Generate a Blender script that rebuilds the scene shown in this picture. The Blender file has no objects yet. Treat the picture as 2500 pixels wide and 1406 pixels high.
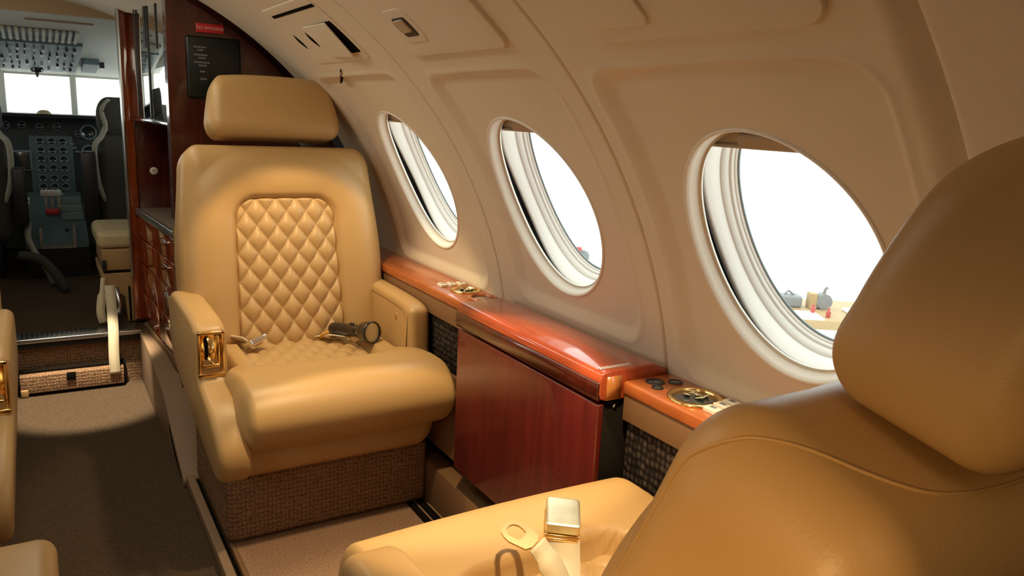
import bpy, bmesh, math, random
import numpy as np
from mathutils import Vector, Matrix
random.seed(7); np.random.seed(7)
SC = bpy.context.scene
COL = SC.collection
PI = math.pi

# ------------------------------------------------------------------ camera
# world: +Y towards the cockpit, +X towards the window wall, camera at the origin height
F_PX = 1876.9
X_AX = (0.8541, -0.0717, 0.5151); Y_AX = (-0.5173, -0.2091, 0.8298); D_AX = (-0.0482, 0.9752, 0.2156)
cam_d = bpy.data.cameras.new('camera'); cam = bpy.data.objects.new('camera', cam_d); COL.objects.link(cam)
cam_d.sensor_width = 36.0; cam_d.lens = 36.0 * F_PX / 2500.0; cam_d.clip_start = 0.01
right = Vector((X_AX[0], Y_AX[0], -D_AX[0])); down = Vector((X_AX[1], Y_AX[1], -D_AX[1])); fwd = right.cross(-down) * -1
right.normalize(); down.normalize(); fwd = Vector((X_AX[2], Y_AX[2], -D_AX[2])).normalized()
m3 = Matrix((right, -down, -fwd)).transposed()
cam.matrix_world = m3.to_4x4()
SC.camera = cam

# ------------------------------------------------------------------ world, lamps, exposure
W = bpy.data.worlds.new('world'); SC.world = W; W.use_nodes = True
bg = W.node_tree.nodes['Background']; bg.inputs[0].default_value = (0.93, 1.0, 0.97, 1); bg.inputs[1].default_value = 2.4
SC.view_settings.view_transform = 'Standard'; SC.view_settings.look = 'None'
SC.view_settings.exposure = 0.25; SC.view_settings.gamma = 1.0
SC.cycles.max_bounces = 8; SC.cycles.diffuse_bounces = 5; SC.cycles.transparent_max_bounces = 12
SC.cycles.sample_clamp_indirect = 6.0

def spot(name, loc, aim, watts, angle, blend, color, size=0.02):
    l = bpy.data.lights.new(name, 'SPOT'); l.energy = watts; l.spot_size = math.radians(angle); l.spot_blend = blend
    l.color = color; l.shadow_soft_size = size
    o = bpy.data.objects.new(name, l); COL.objects.link(o); o.location = loc
    o.rotation_euler = (Vector(aim) - Vector(loc)).to_track_quat('-Z', 'Y').to_euler(); return o
def area(name, loc, aim, watts, sx, sy, color):
    l = bpy.data.lights.new(name, 'AREA'); l.shape = 'RECTANGLE'; l.size = sx; l.size_y = sy; l.energy = watts; l.color = color
    o = bpy.data.objects.new(name, l); COL.objects.link(o); o.location = loc
    o.rotation_euler = (Vector(aim) - Vector(loc)).to_track_quat('-Z', 'Y').to_euler(); return o
WARM = (1.0, 0.76, 0.44)
spot('reading_or_fill_light', (0.53, 1.84, 0.185), (0.62, 1.96, -0.6), 15.0, 74, 0.25, WARM)
spot('reading_or_fill_light', (0.54, 1.27, 0.18), (0.59, 1.27, -0.6), 25, 60, 0.18, WARM)
spot('reading_or_fill_light', (0.58, 0.74, 0.14), (0.61, 0.84, -0.6), 26, 62, 0.25, WARM)
spot('entry_downlight', (0.08, 2.90, 0.33), (0.09, 3.03, -1.085), 200, 25, 0.5, (1.0, 0.85, 0.62))
area('ceiling_wash_light', (0.05, 1.95, 0.35), (0.05, 1.95, -1.0), 4.8, 0.25, 1.5, (1.0, 0.93, 0.74))
spot('reading_or_fill_light', (-0.55, 0.10, 0.02), (0.34, 0.24, -0.52), 30, 56, 1.0, (1.0, 0.62, 0.26), 0.05)  # unseen fill spot, added to warm the aisle side of the near seat
area('aft_fill_light', (0.05, -0.50, 0.35), (0.05, -0.50, -1.0), 1.2, 0.25, 0.9, (1.0, 0.80, 0.55))  # added warm fill for the aft cabin, no fixture there
area('entry_fill_light', (-0.55, 3.1, 0.12), (0.2, 3.1, 0.40), 2.5, 0.1, 0.7, (1.0, 0.92, 0.78))  # added fill with no fixture, brightens the entry ceiling

# ------------------------------------------------------------------ materials
def nodes(m):
    m.use_nodes = True; nt = m.node_tree; return nt, nt.nodes['Principled BSDF']
def mat(name, col, rough=0.5, metal=0.0, coat=0.0, bump=None, var=None, spec=0.5, sheen=0.0):
    m = bpy.data.materials.new(name); nt, b = nodes(m); N = nt.nodes; L = nt.links
    b.inputs['Base Color'].default_value = (*col, 1); b.inputs['Roughness'].default_value = rough
    b.inputs['Metallic'].default_value = metal; b.inputs['Coat Weight'].default_value = coat
    b.inputs['Coat Roughness'].default_value = 0.04; b.inputs['Specular IOR Level'].default_value = spec
    b.inputs['Sheen Weight'].default_value = sheen
    tc = N.new('ShaderNodeTexCoord')
    if var:      # (scale, amount, stretch)
        n = N.new('ShaderNodeTexNoise'); n.inputs['Scale'].default_value = var[0]; n.inputs['Detail'].default_value = 4
        mp = N.new('ShaderNodeMapping'); mp.inputs['Scale'].default_value = var[2] if len(var) > 2 else (1, 1, 1)
        L.new(tc.outputs['Object'], mp.inputs[0]); L.new(mp.outputs[0], n.inputs['Vector'])
        r = N.new('ShaderNodeMix'); r.data_type = 'RGBA'
        a = var[1]; r.inputs[6].default_value = (*[c * (1 - a) for c in col], 1); r.inputs[7].default_value = (*[min(1, c * (1 + a)) for c in col], 1)
        L.new(n.outputs[0], r.inputs[0]); L.new(r.outputs[2], b.inputs['Base Color'])
    if bump:     # (scale, strength, distance)
        n = N.new('ShaderNodeTexNoise'); n.inputs['Scale'].default_value = bump[0]; n.inputs['Detail'].default_value = 3
        L.new(tc.outputs['Object'], n.inputs['Vector'])
        bp = N.new('ShaderNodeBump'); bp.inputs['Strength'].default_value = bump[1]; bp.inputs['Distance'].default_value = bump[2]
        L.new(n.outputs[0], bp.inputs['Height']); L.new(bp.outputs[0], b.inputs['Normal'])
    return m

def wood(name, dark, light, axis, scale=3.0, rough=0.22, coat=0.8):
    m = bpy.data.materials.new(name); nt, b = nodes(m); N = nt.nodes; L = nt.links
    tc = N.new('ShaderNodeTexCoord'); mp = N.new('ShaderNodeMapping')
    s = [14.0, 14.0, 14.0]; s[axis] = 1.6; mp.inputs['Scale'].default_value = [v * scale / 3 for v in s]
    L.new(tc.outputs['Object'], mp.inputs[0])
    n1 = N.new('ShaderNodeTexNoise'); n1.inputs['Scale'].default_value = 2.2; n1.inputs['Detail'].default_value = 8; n1.inputs['Distortion'].default_value = 1.2
    L.new(mp.outputs[0], n1.inputs['Vector'])
    n2 = N.new('ShaderNodeTexNoise'); n2.inputs['Scale'].default_value = 9; n2.inputs['Detail'].default_value = 2
    L.new(tc.outputs['Object'], n2.inputs['Vector'])
    ad = N.new('ShaderNodeMath'); ad.operation = 'MULTIPLY_ADD'; ad.inputs[1].default_value = 0.45
    L.new(n2.outputs[0], ad.inputs[0]); L.new(n1.outputs[0], ad.inputs[2])
    r = N.new('ShaderNodeValToRGB'); r.color_ramp.elements[0].position = 0.5; r.color_ramp.elements[1].position = 0.95
    r.color_ramp.elements[0].color = (*dark, 1); r.color_ramp.elements[1].color = (*light, 1)
    L.new(ad.outputs[0], r.inputs[0]); L.new(r.outputs[0], b.inputs['Base Color'])
    b.inputs['Roughness'].default_value = rough; b.inputs['Coat Weight'].default_value = coat; b.inputs['Coat Roughness'].default_value = 0.05
    return m

def carpet(name, a, c, scale, knit=False):
    m = bpy.data.materials.new(name); nt, b = nodes(m); N = nt.nodes; L = nt.links
    tc = N.new('ShaderNodeTexCoord')
    n = N.new('ShaderNodeTexNoise'); n.inputs['Scale'].default_value = scale; n.inputs['Detail'].default_value = 4
    L.new(tc.outputs['Object'], n.inputs['Vector'])
    h = n.outputs[0]
    if knit:
        w1 = N.new('ShaderNodeTexWave'); w1.bands_direction = 'Z'; w1.inputs['Scale'].default_value = 26; w1.inputs['Distortion'].default_value = 4
        w1.inputs['Detail Scale'].default_value = 6
        w2 = N.new('ShaderNodeTexWave'); w2.bands_direction = 'X'; w2.inputs['Scale'].default_value = 30; w2.inputs['Distortion'].default_value = 7
        w2.inputs['Detail Scale'].default_value = 8
        for w in (w1, w2): L.new(tc.outputs['Object'], w.inputs['Vector'])
        mx = N.new('ShaderNodeMath'); mx.operation = 'MULTIPLY'; L.new(w1.outputs['Fac'], mx.inputs[0]); L.new(w2.outputs['Fac'], mx.inputs[1])
        ad = N.new('ShaderNodeMath'); ad.operation = 'MULTIPLY_ADD'; ad.inputs[1].default_value = 0.75
        L.new(n.outputs[0], ad.inputs[0]); L.new(mx.outputs[0], ad.inputs[2]); h = ad.outputs[0]
    r = N.new('ShaderNodeValToRGB'); r.color_ramp.elements[0].position = 0.3; r.color_ramp.elements[1].position = 0.75
    r.color_ramp.elements[0].color = (*a, 1); r.color_ramp.elements[1].color = (*c, 1)
    L.new(h, r.inputs[0]); L.new(r.outputs[0], b.inputs['Base Color'])
    bp = N.new('ShaderNodeBump'); bp.inputs['Strength'].default_value = 0.8; bp.inputs['Distance'].default_value = 0.004
    L.new(h, bp.inputs['Height']); L.new(bp.outputs[0], b.inputs['Normal'])
    b.inputs['Roughness'].default_value = 0.95; b.inputs['Specular IOR Level'].default_value = 0.1
    return m

M = {}
M['wall'] = mat('cream_wall_suede', (0.71, 0.62, 0.475), 0.7, bump=(700, 0.12, 0.001), var=(9, 0.05), spec=0.25)
M['ceil'] = mat('cream_headliner', (0.66, 0.60, 0.50), 0.8, bump=(500, 0.1, 0.001), spec=0.2)
M['bezel'] = mat('ivory_plastic', (0.82, 0.78, 0.68), 0.35, spec=0.4)
M['liner'] = mat('white_window_liner', (0.86, 0.85, 0.80), 0.4, spec=0.4)
M['gasket'] = mat('black_rubber', (0.012, 0.012, 0.014), 0.5)
M['shade'] = mat('beige_shade_plastic', (0.42, 0.33, 0.22), 0.5)
M['leather'] = mat('tan_leather', (0.47, 0.285, 0.108), 0.42, bump=(420, 0.12, 0.0012), var=(5, 0.06), spec=0.4)
M['quilt'] = mat('tan_quilted_leather', (0.49, 0.305, 0.124), 0.42, bump=(420, 0.1, 0.001), spec=0.4)
M['seam'] = mat('brown_seam_thread', (0.24, 0.12, 0.04), 0.7)
M['webbing'] = mat('cream_webbing', (0.72, 0.62, 0.42), 0.8, bump=(900, 0.4, 0.001))
M['gold'] = mat('polished_gold', (0.95, 0.66, 0.28), 0.18, metal=1.0)
M['goldworn'] = mat('worn_gold', (0.95, 0.82, 0.58), 0.42, metal=1.0, var=(40, 0.25))
M['tonguegold'] = mat('scuffed_gold', (0.62, 0.46, 0.26), 0.38, metal=1.0, var=(40, 0.2))
M['chrome'] = mat('chrome', (0.85, 0.85, 0.86), 0.1, metal=1.0)
M['alu'] = mat('brushed_aluminium', (0.62, 0.63, 0.62), 0.3, metal=1.0)
M['mahogany'] = wood('dark_mahogany', (0.032, 0.004, 0.003), (0.085, 0.011, 0.005), 2)
M['tablewood'] = wood('red_mahogany_face', (0.075, 0.006, 0.005), (0.125, 0.012, 0.007), 2, rough=0.35, coat=0.5)
M['lidwood'] = wood('red_mahogany_lid', (0.30, 0.045, 0.016), (0.50, 0.09, 0.03), 1, rough=0.2, coat=0.8)
M['ledgewood'] = wood('orange_cherry_ledge', (0.32, 0.075, 0.018), (0.55, 0.16, 0.04), 1, rough=0.3, coat=0.6)
M['endgrain'] = wood('orange_end_grain', (0.40, 0.13, 0.03), (0.60, 0.24, 0.06), 0)
M['galleywood'] = wood('red_galley_wood', (0.20, 0.030, 0.009), (0.40, 0.08, 0.02), 2, rough=0.1, coat=1.0)
M['mirror'] = mat('mirror', (0.80, 0.80, 0.78), 0.03, metal=1.0)
M['band'] = mat('brown_leather_band', (0.22, 0.115, 0.05), 0.55, bump=(400, 0.2, 0.001))
M['carpet'] = carpet('brown_aisle_carpet', (0.055, 0.036, 0.022), (0.125, 0.083, 0.05), 300)
M['knit'] = carpet('loop_pile_carpet', (0.14, 0.078, 0.043), (0.46, 0.275, 0.155), 160, knit=True)
M['floorcarpet'] = carpet('tan_loop_floor_carpet', (0.24, 0.14, 0.08), (0.50, 0.31, 0.19), 220)
M['header'] = mat('brown_header', (0.42, 0.29, 0.17), 0.7)
M['riser'] = mat('tan_riser_vinyl', (0.26, 0.165, 0.095), 0.6, bump=(60, 0.2, 0.003), var=(12, 0.12))
M['black'] = mat('black_plastic', (0.014, 0.014, 0.015), 0.35)
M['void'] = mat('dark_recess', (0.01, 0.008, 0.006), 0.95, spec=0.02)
M['flash'] = mat('black_anodised', (0.02, 0.016, 0.013), 0.22, metal=0.3, coat=0.5)
M['button'] = mat('ivory_button', (0.78, 0.70, 0.55), 0.4)
M['white'] = mat('white_print', (0.80, 0.78, 0.72), 0.6)
M['dimwhite'] = mat('grey_print', (0.20, 0.21, 0.19), 0.6)
M['redsign'] = mat('red_sign_plastic', (0.55, 0.02, 0.025), 0.35)
M['pinkprint'] = mat('pale_sign_print', (0.85, 0.50, 0.45), 0.5)
M['blacksign'] = mat('black_sign_plastic', (0.006, 0.010, 0.009), 0.3)
M['cockpit'] = mat('grey_white_cockpit_trim', (0.55, 0.55, 0.48), 0.6, var=(10, 0.06))
M['panelgrey'] = mat('blue_grey_panel', (0.10, 0.15, 0.165), 0.5, var=(30, 0.15))
M['paneldark'] = mat('dark_panel', (0.035, 0.045, 0.045), 0.5)
M['gauge'] = mat('gauge_face', (0.03, 0.04, 0.045), 0.15, coat=1.0)
M['ring'] = mat('grey_gauge_ring', (0.22, 0.28, 0.29), 0.4)
M['fleece'] = mat('grey_sheepskin', (0.36, 0.34, 0.27), 0.95, bump=(150, 0.8, 0.006))
M['darkseat'] = mat('dark_seat_cloth', (0.045, 0.042, 0.032), 0.85, bump=(200, 0.3, 0.002))
M['olive'] = mat('beige_vinyl', (0.46, 0.37, 0.20), 0.5, bump=(200, 0.1, 0.001))
M['tanbox'] = mat('tan_vinyl_box', (0.36, 0.22, 0.09), 0.6, bump=(200, 0.1, 0.001))
M['redknob'] = mat('red_knob', (0.6, 0.03, 0.02), 0.4)
M['countertop'] = mat('grey_brown_counter', (0.20, 0.15, 0.11), 0.35)
M['hangarfloor'] = mat('pale_hangar_floor', (0.80, 0.80, 0.78), 0.6)
M['benchtop'] = mat('pale_wood_bench', (0.36, 0.25, 0.12), 0.6)
M['palegrey'] = mat('pale_grey_metal', (0.30, 0.31, 0.31), 0.5)
M['redbottle'] = mat('red_bottle', (0.38, 0.06, 0.05), 0.4)
M['paper'] = mat('white_paper', (0.9, 0.9, 0.88), 0.8)
M['greybox'] = mat('grey_equipment', (0.19, 0.195, 0.19), 0.6)
M['amber'] = mat('amber_yellow', (0.85, 0.42, 0.04), 0.4)
# lens and window glass: clear glass with a surface reflection
def glass(name, tint, dirt=False):
    m = bpy.data.materials.new(name); m.use_nodes = True; nt = m.node_tree; N = nt.nodes; L = nt.links
    N.remove(N['Principled BSDF']); out = N['Material Output']
    t = N.new('ShaderNodeBsdfTransparent'); t.inputs[0].default_value = (*tint, 1)
    g = N.new('ShaderNodeBsdfGlossy'); g.inputs['Roughness'].default_value = 0.02
    lw = N.new('ShaderNodeLayerWeight'); fp = N.new('ShaderNodeMath'); fp.operation = 'POWER'; fp.inputs[1].default_value = 5.0
    fr = N.new('ShaderNodeMath'); fr.operation = 'MULTIPLY_ADD'; fr.inputs[1].default_value = 0.6; fr.inputs[2].default_value = 0.03
    L.new(lw.outputs['Facing'], fp.inputs[0]); L.new(fp.outputs[0], fr.inputs[0])
    mx = N.new('ShaderNodeMixShader'); L.new(fr.outputs[0], mx.inputs[0]); L.new(t.outputs[0], mx.inputs[1]); L.new(g.outputs[0], mx.inputs[2])
    last = mx
    if dirt:
        tc = N.new('ShaderNodeTexCoord'); v = N.new('ShaderNodeTexNoise'); v.inputs['Scale'].default_value = 95; v.inputs['Detail'].default_value = 1
        L.new(tc.outputs['Object'], v.inputs['Vector'])
        r = N.new('ShaderNodeValToRGB'); r.color_ramp.elements[0].position = 0.74; r.color_ramp.elements[1].position = 0.80
        r.color_ramp.elements[1].color = (0.35, 0.35, 0.35, 1)
        L.new(v.outputs[0], r.inputs[0])
        d = N.new('ShaderNodeBsdfDiffuse'); d.inputs[0].default_value = (0.3, 0.3, 0.28, 1)
        m2 = N.new('ShaderNodeMixShader'); L.new(r.outputs[0], m2.inputs[0]); L.new(last.outputs[0], m2.inputs[1]); L.new(d.outputs[0], m2.inputs[2]); last = m2
    L.new(last.outputs[0], out.inputs[0]); return m
M['glass'] = glass('window_glass', (0.985, 0.99, 0.985), True)
M['lens'] = glass('clear_lens', (0.97, 0.97, 0.95))
# woven speaker-cloth
def grille_mat():
    m = bpy.data.materials.new('woven_grille'); nt, b = nodes(m); N = nt.nodes; L = nt.links
    tc = N.new('ShaderNodeTexCoord'); mp = N.new('ShaderNodeMapping'); mp.inputs['Scale'].default_value = (1, 82, 64)
    L.new(tc.outputs['Object'], mp.inputs[0])
    v = N.new('ShaderNodeTexVoronoi'); v.inputs['Scale'].default_value = 1.0; v.inputs['Randomness'].default_value = 0.35
    L.new(mp.outputs[0], v.inputs['Vector'])
    r = N.new('ShaderNodeValToRGB'); r.color_ramp.elements[0].position = 0.22; r.color_ramp.elements[1].position = 0.55
    r.color_ramp.elements[0].color = (0.085, 0.062, 0.047, 1); r.color_ramp.elements[1].color = (0.02, 0.015, 0.012, 1)
    L.new(v.outputs['Distance'], r.inputs[0]); L.new(r.outputs[0], b.inputs['Base Color'])
    bp = N.new('ShaderNodeBump'); bp.invert = True; bp.inputs['Strength'].default_value = 0.8; bp.inputs['Distance'].default_value = 0.006
    L.new(v.outputs['Distance'], bp.inputs['Height']); L.new(bp.outputs[0], b.inputs['Normal']); b.inputs['Roughness'].default_value = 0.95; b.inputs['Specular IOR Level'].default_value = 0.05
    return m
M['grille'] = grille_mat()

# ------------------------------------------------------------------ mesh helpers
def mesh(name, V, Fc, m, smooth=True):
    me = bpy.data.meshes.new(name); me.from_pydata([tuple(map(float, v)) for v in V], [], [tuple(int(i) for i in f) for f in Fc])
    me.materials.append(M[m]); me.update()
    if smooth: me.polygons.foreach_set('use_smooth', [True] * len(me.polygons))
    return me
def link(name, me, parent=None, loc=(0, 0, 0), rot=(0, 0, 0)):
    o = bpy.data.objects.new(name, me); COL.objects.link(o); o.location = loc; o.rotation_euler = rot
    if parent: o.parent = parent
    return o
def obj(name, geo, m, parent=None, loc=(0, 0, 0), rot=(0, 0, 0), smooth=True, label=None):
    o = link(name, mesh(name, geo[0], geo[1], m, smooth), parent, loc, rot)
    if label: o['label'] = label
    return o
def tag(o, label=None, cat=None, group=None, kind=None):
    if label: o['label'] = label
    if cat: o['category'] = cat
    if group: o['group'] = group
    if kind: o['kind'] = kind
    return o
def thing(name, label, cat, loc=(0, 0, 0), rot=(0, 0, 0), group=None):
    o = bpy.data.objects.new(name, None); o.empty_display_size = 0.05; COL.objects.link(o); o.location = loc; o.rotation_euler = rot
    return tag(o, label, cat, group)
def struct(name, geo=None, m=None, smooth=False, label=None):
    if geo is None:
        o = bpy.data.objects.new(name, None); COL.objects.link(o)
    else: o = obj(name, geo, m, smooth=smooth)
    o['kind'] = 'structure'
    if label: o['label'] = label
    return o
def copy_tree(o, parent=None):
    c = o.copy(); COL.objects.link(c)
    if parent: c.parent = parent
    for ch in list(o.children): copy_tree(ch, c)
    return c
def join(*gs):
    V = []; Fc = []
    for v, f in gs:
        n = len(V); V += [tuple(p) for p in v]; Fc += [tuple(i + n for i in q) for q in f]
    return V, Fc
def xf(g, fn): return [fn(p) for p in g[0]], g[1]
def box(x0, x1, y0, y1, z0, z1):
    V = [(x, y, z) for x in (x0, x1) for y in (y0, y1) for z in (z0, z1)]
    return V, [(0, 1, 3, 2), (4, 6, 7, 5), (0, 4, 5, 1), (2, 3, 7, 6), (0, 2, 6, 4), (1, 5, 7, 3)]
def bevbox(x0, x1, y0, y1, z0, z1, r=0.004, seg=3):
    bm = bmesh.new(); bmesh.ops.create_cube(bm, size=1)
    for v in bm.verts: v.co = Vector(((x0 + x1) / 2 + v.co.x * (x1 - x0), (y0 + y1) / 2 + v.co.y * (y1 - y0), (z0 + z1) / 2 + v.co.z * (z1 - z0)))
    bmesh.ops.bevel(bm, geom=bm.edges[:], offset=r, segments=seg, affect='EDGES', profile=0.5)
    return frombm(bm)
def frombm(bm):
    bm.verts.index_update(); V = [tuple(v.co) for v in bm.verts]; Fc = [tuple(v.index for v in f.verts) for f in bm.faces]; bm.free(); return V, Fc
def loft(rings, cap0=True, cap1=True, closed=True):
    n = len(rings[0]); V = [tuple(p) for r in rings for p in r]; Fc = []
    for i in range(len(rings) - 1):
        for j in range(n if closed else n - 1):
            k = (j + 1) % n; Fc.append((i * n + j, i * n + k, (i + 1) * n + k, (i + 1) * n + j))
    if cap0: Fc.append(tuple(range(n - 1, -1, -1)))
    if cap1: Fc.append(tuple(range((len(rings) - 1) * n, len(rings) * n)))
    return V, Fc
def lathe(prof, n=40, axis='z', c=(0, 0, 0)):
    rings = []
    for r, h in prof:
        R = []
        for i in range(n):
            a = 2 * PI * i / n; x, y = r * math.cos(a), r * math.sin(a)
            R.append({'z': (c[0] + x, c[1] + y, c[2] + h), 'y': (c[0] + x, c[1] + h, c[2] - y), 'x': (c[0] + h, c[1] + x, c[2] + y)}[axis])
        rings.append(R)
    return loft(rings)
def tube(pts, r, n=8, rads=None):
    P = [Vector(p) for p in pts]; rings = []; up = Vector((0.1, 0.23, 0.97))
    for i, p in enumerate(P):
        t = (P[min(i + 1, len(P) - 1)] - P[max(i - 1, 0)]).normalized()
        a = t.cross(up); a = a.normalized() if a.length > 1e-4 else t.orthogonal().normalized(); b = t.cross(a); rr = rads[i] if rads else r
        rings.append([p + a * rr * math.cos(2 * PI * k / n) + b * rr * math.sin(2 * PI * k / n) for k in range(n)])
    return loft(rings)
def strap(pts, widths, thick, side):
    """flat webbing: pts centre line, side = width direction (vector or list)"""
    P = [Vector(p) for p in pts]; rings = []
    for i, p in enumerate(P):
        t = (P[min(i + 1, len(P) - 1)] - P[max(i - 1, 0)]).normalized()
        s = Vector(side[i] if isinstance(side[0], (list, tuple)) else side); s = (s - t * s.dot(t)).normalized(); nrm = t.cross(s)
        w = (widths[i] if isinstance(widths, (list, tuple)) else widths) / 2; h = thick / 2
        rings.append([p + s * w + nrm * h, p - s * w + nrm * h, p - s * w - nrm * h, p + s * w - nrm * h])
    return loft(rings)
def smooth_path(pts, n=6):
    P = [Vector(p) for p in pts]; out = []
    for i in range(len(P) - 1):
        p0, p1, p2, p3 = P[max(i - 1, 0)], P[i], P[i + 1], P[min(i + 2, len(P) - 1)]
        for k in range(n):
            t = k / n
            out.append(0.5 * ((2 * p1) + (p2 - p0) * t + (2 * p0 - 5 * p1 + 4 * p2 - p3) * t * t + (3 * p1 - p0 - 3 * p2 + p3) * t ** 3))
    out.append(P[-1]); return out
def chaikin(pts, k=2):
    P = [tuple(p) for p in pts]
    for _ in range(k):
        Q = []
        for i in range(len(P)):
            a, b = P[i], P[(i + 1) % len(P)]
            Q.append(tuple(0.75 * u + 0.25 * v for u, v in zip(a, b))); Q.append(tuple(0.25 * u + 0.75 * v for u, v in zip(a, b)))
        P = Q
    return P
def resample(pts, d):
    out = []
    for i in range(len(pts)):
        a, b = pts[i], pts[(i + 1) % len(pts)]; L = math.dist(a, b); n = max(1, round(L / d))
        for k in range(n): out.append(tuple(a[j] + (b[j] - a[j]) * k / n for j in range(2)))
    return out
def inset(poly, d):
    n = len(poly); A = sum(poly[i][0] * poly[(i + 1) % n][1] - poly[(i + 1) % n][0] * poly[i][1] for i in range(n)); s = 1 if A > 0 else -1; out = []
    for i in range(n):
        p, q, r = poly[i - 1], poly[i], poly[(i + 1) % n]
        e1 = Vector((q[0] - p[0], q[1] - p[1])); e2 = Vector((r[0] - q[0], r[1] - q[1]))
        n1 = Vector((-e1.y, e1.x)).normalized() if e1.length else Vector((0, 0)); n2 = Vector((-e2.y, e2.x)).normalized() if e2.length else Vector((0, 0))
        nn = (n1 + n2); nn = nn.normalized() if nn.length > 1e-6 else n1
        out.append((q[0] + s * nn.x * d, q[1] + s * nn.y * d))
    return out
def slab(poly, a0, a1, r, place, seg=5):
    rings = []
    sg = 1 if a1 > a0 else -1
    for k in range(seg + 1):
        t = PI / 2 * k / seg                       # 0: cap plane, pi/2: side
        pl = inset(poly, r * (1 - math.sin(t))); a = a0 + sg * r * (1 - math.cos(t))
        rings.append([place(u, v, a) for u, v in pl])
    for k in range(seg, -1, -1):
        t = PI / 2 * k / seg
        pl = inset(poly, r * (1 - math.sin(t))); a = a1 - sg * r * (1 - math.cos(t))
        rings.append([place(u, v, a) for u, v in pl])
    return loft(rings)
def rrect(x0, x1, y0, y1, r, n=8):
    out = []
    for cx, cy, a0 in ((x1 - r, y1 - r, 0), (x0 + r, y1 - r, 90), (x0 + r, y0 + r, 180), (x1 - r, y0 + r, 270)):
        for k in range(n + 1):
            a = math.radians(a0 + 90 * k / n); out.append((cx + r * math.cos(a), cy + r * math.sin(a)))
    return out
def ssm(a, b, x):
    t = np.clip((x - a) / (b - a), 0, 1); return t * t * (3 - 2 * t)
def sd_rr(u, v, u0, u1, v0, v1, r):
    cu, cv = (u0 + u1) / 2, (v0 + v1) / 2; du = np.abs(u - cu) - (u1 - u0) / 2 + r; dv = np.abs(v - cv) - (v1 - v0) / 2 + r
    return np.hypot(np.maximum(du, 0), np.maximum(dv, 0)) + np.minimum(np.maximum(du, dv), 0) - r
def rbox(half, rad, n=(14, 14, 14), m=6, deform=None):
    """dense rounded box centred on the origin, then deformed by deform(P array)"""
    ax = []
    for h, r, k in zip(half, rad, n):
        t = np.tan(np.linspace(1, 0, m + 1) * PI / 4)
        lo = -(h - r) - r * t; mid = np.linspace(-(h - r), h - r, k + 1)[1:-1]
        ax.append(np.concatenate([lo, mid, -lo[::-1]]))
    N = [len(a) for a in ax]; idx = {}; P = []
    def vid(i, j, k):
        key = (i, j, k)
        if key not in idx: idx[key] = len(P); P.append((ax[0][i], ax[1][j], ax[2][k]))
        return idx[key]
    Fc = []
    for a, b, c in ((0, 1, 2), (1, 2, 0), (2, 0, 1)):
        for e in (0, N[c] - 1):
            for i in range(N[a] - 1):
                for j in range(N[b] - 1):
                    q = []
                    for di, dj in ((0, 0), (1, 0), (1, 1), (0, 1)):
                        t3 = [0, 0, 0]; t3[a] = i + di; t3[b] = j + dj; t3[c] = e; q.append(vid(*t3))
                    Fc.append(tuple(q) if e else tuple(q[::-1]))
    P = np.array(P); half = np.array(half); rad = np.array(rad)
    inner = np.clip(P, -(half - rad), half - rad); d = (P - inner) / rad; L = np.linalg.norm(d, axis=1, keepdims=True); L[L == 0] = 1
    P = inner + rad * d / L
    if deform is not None: P = deform(P)
    return P, Fc
def gridmesh(us, vs, fn, keep=None):
    U, Vv = np.meshgrid(us, vs, indexing='ij'); P = fn(U, Vv); nu, nv = len(us), len(vs); I = np.arange(nu * nv).reshape(nu, nv)
    q = np.stack([I[:-1, :-1], I[1:, :-1], I[1:, 1:], I[:-1, 1:]], -1).reshape(-1, 4)
    if keep is not None: q = q[keep(U, Vv, q)]
    return P.reshape(-1, 3), q
def text_mesh(body, size, m, parent, name, loc, rot, align='CENTER', extrude=0.0004, label=None):
    c = bpy.data.curves.new(name, 'FONT'); c.body = body; c.size = size; c.align_x = align; c.align_y = 'CENTER'; c.extrude = extrude
    t = bpy.data.objects.new(name, c); COL.objects.link(t); dg = bpy.context.evaluated_depsgraph_get()
    me = bpy.data.meshes.new_from_object(t.evaluated_get(dg)); bpy.data.objects.remove(t); me.materials.clear(); me.materials.append(M[m])
    o = link(name, me, parent, loc, rot)
    if label: o['label'] = label
    return o

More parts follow.
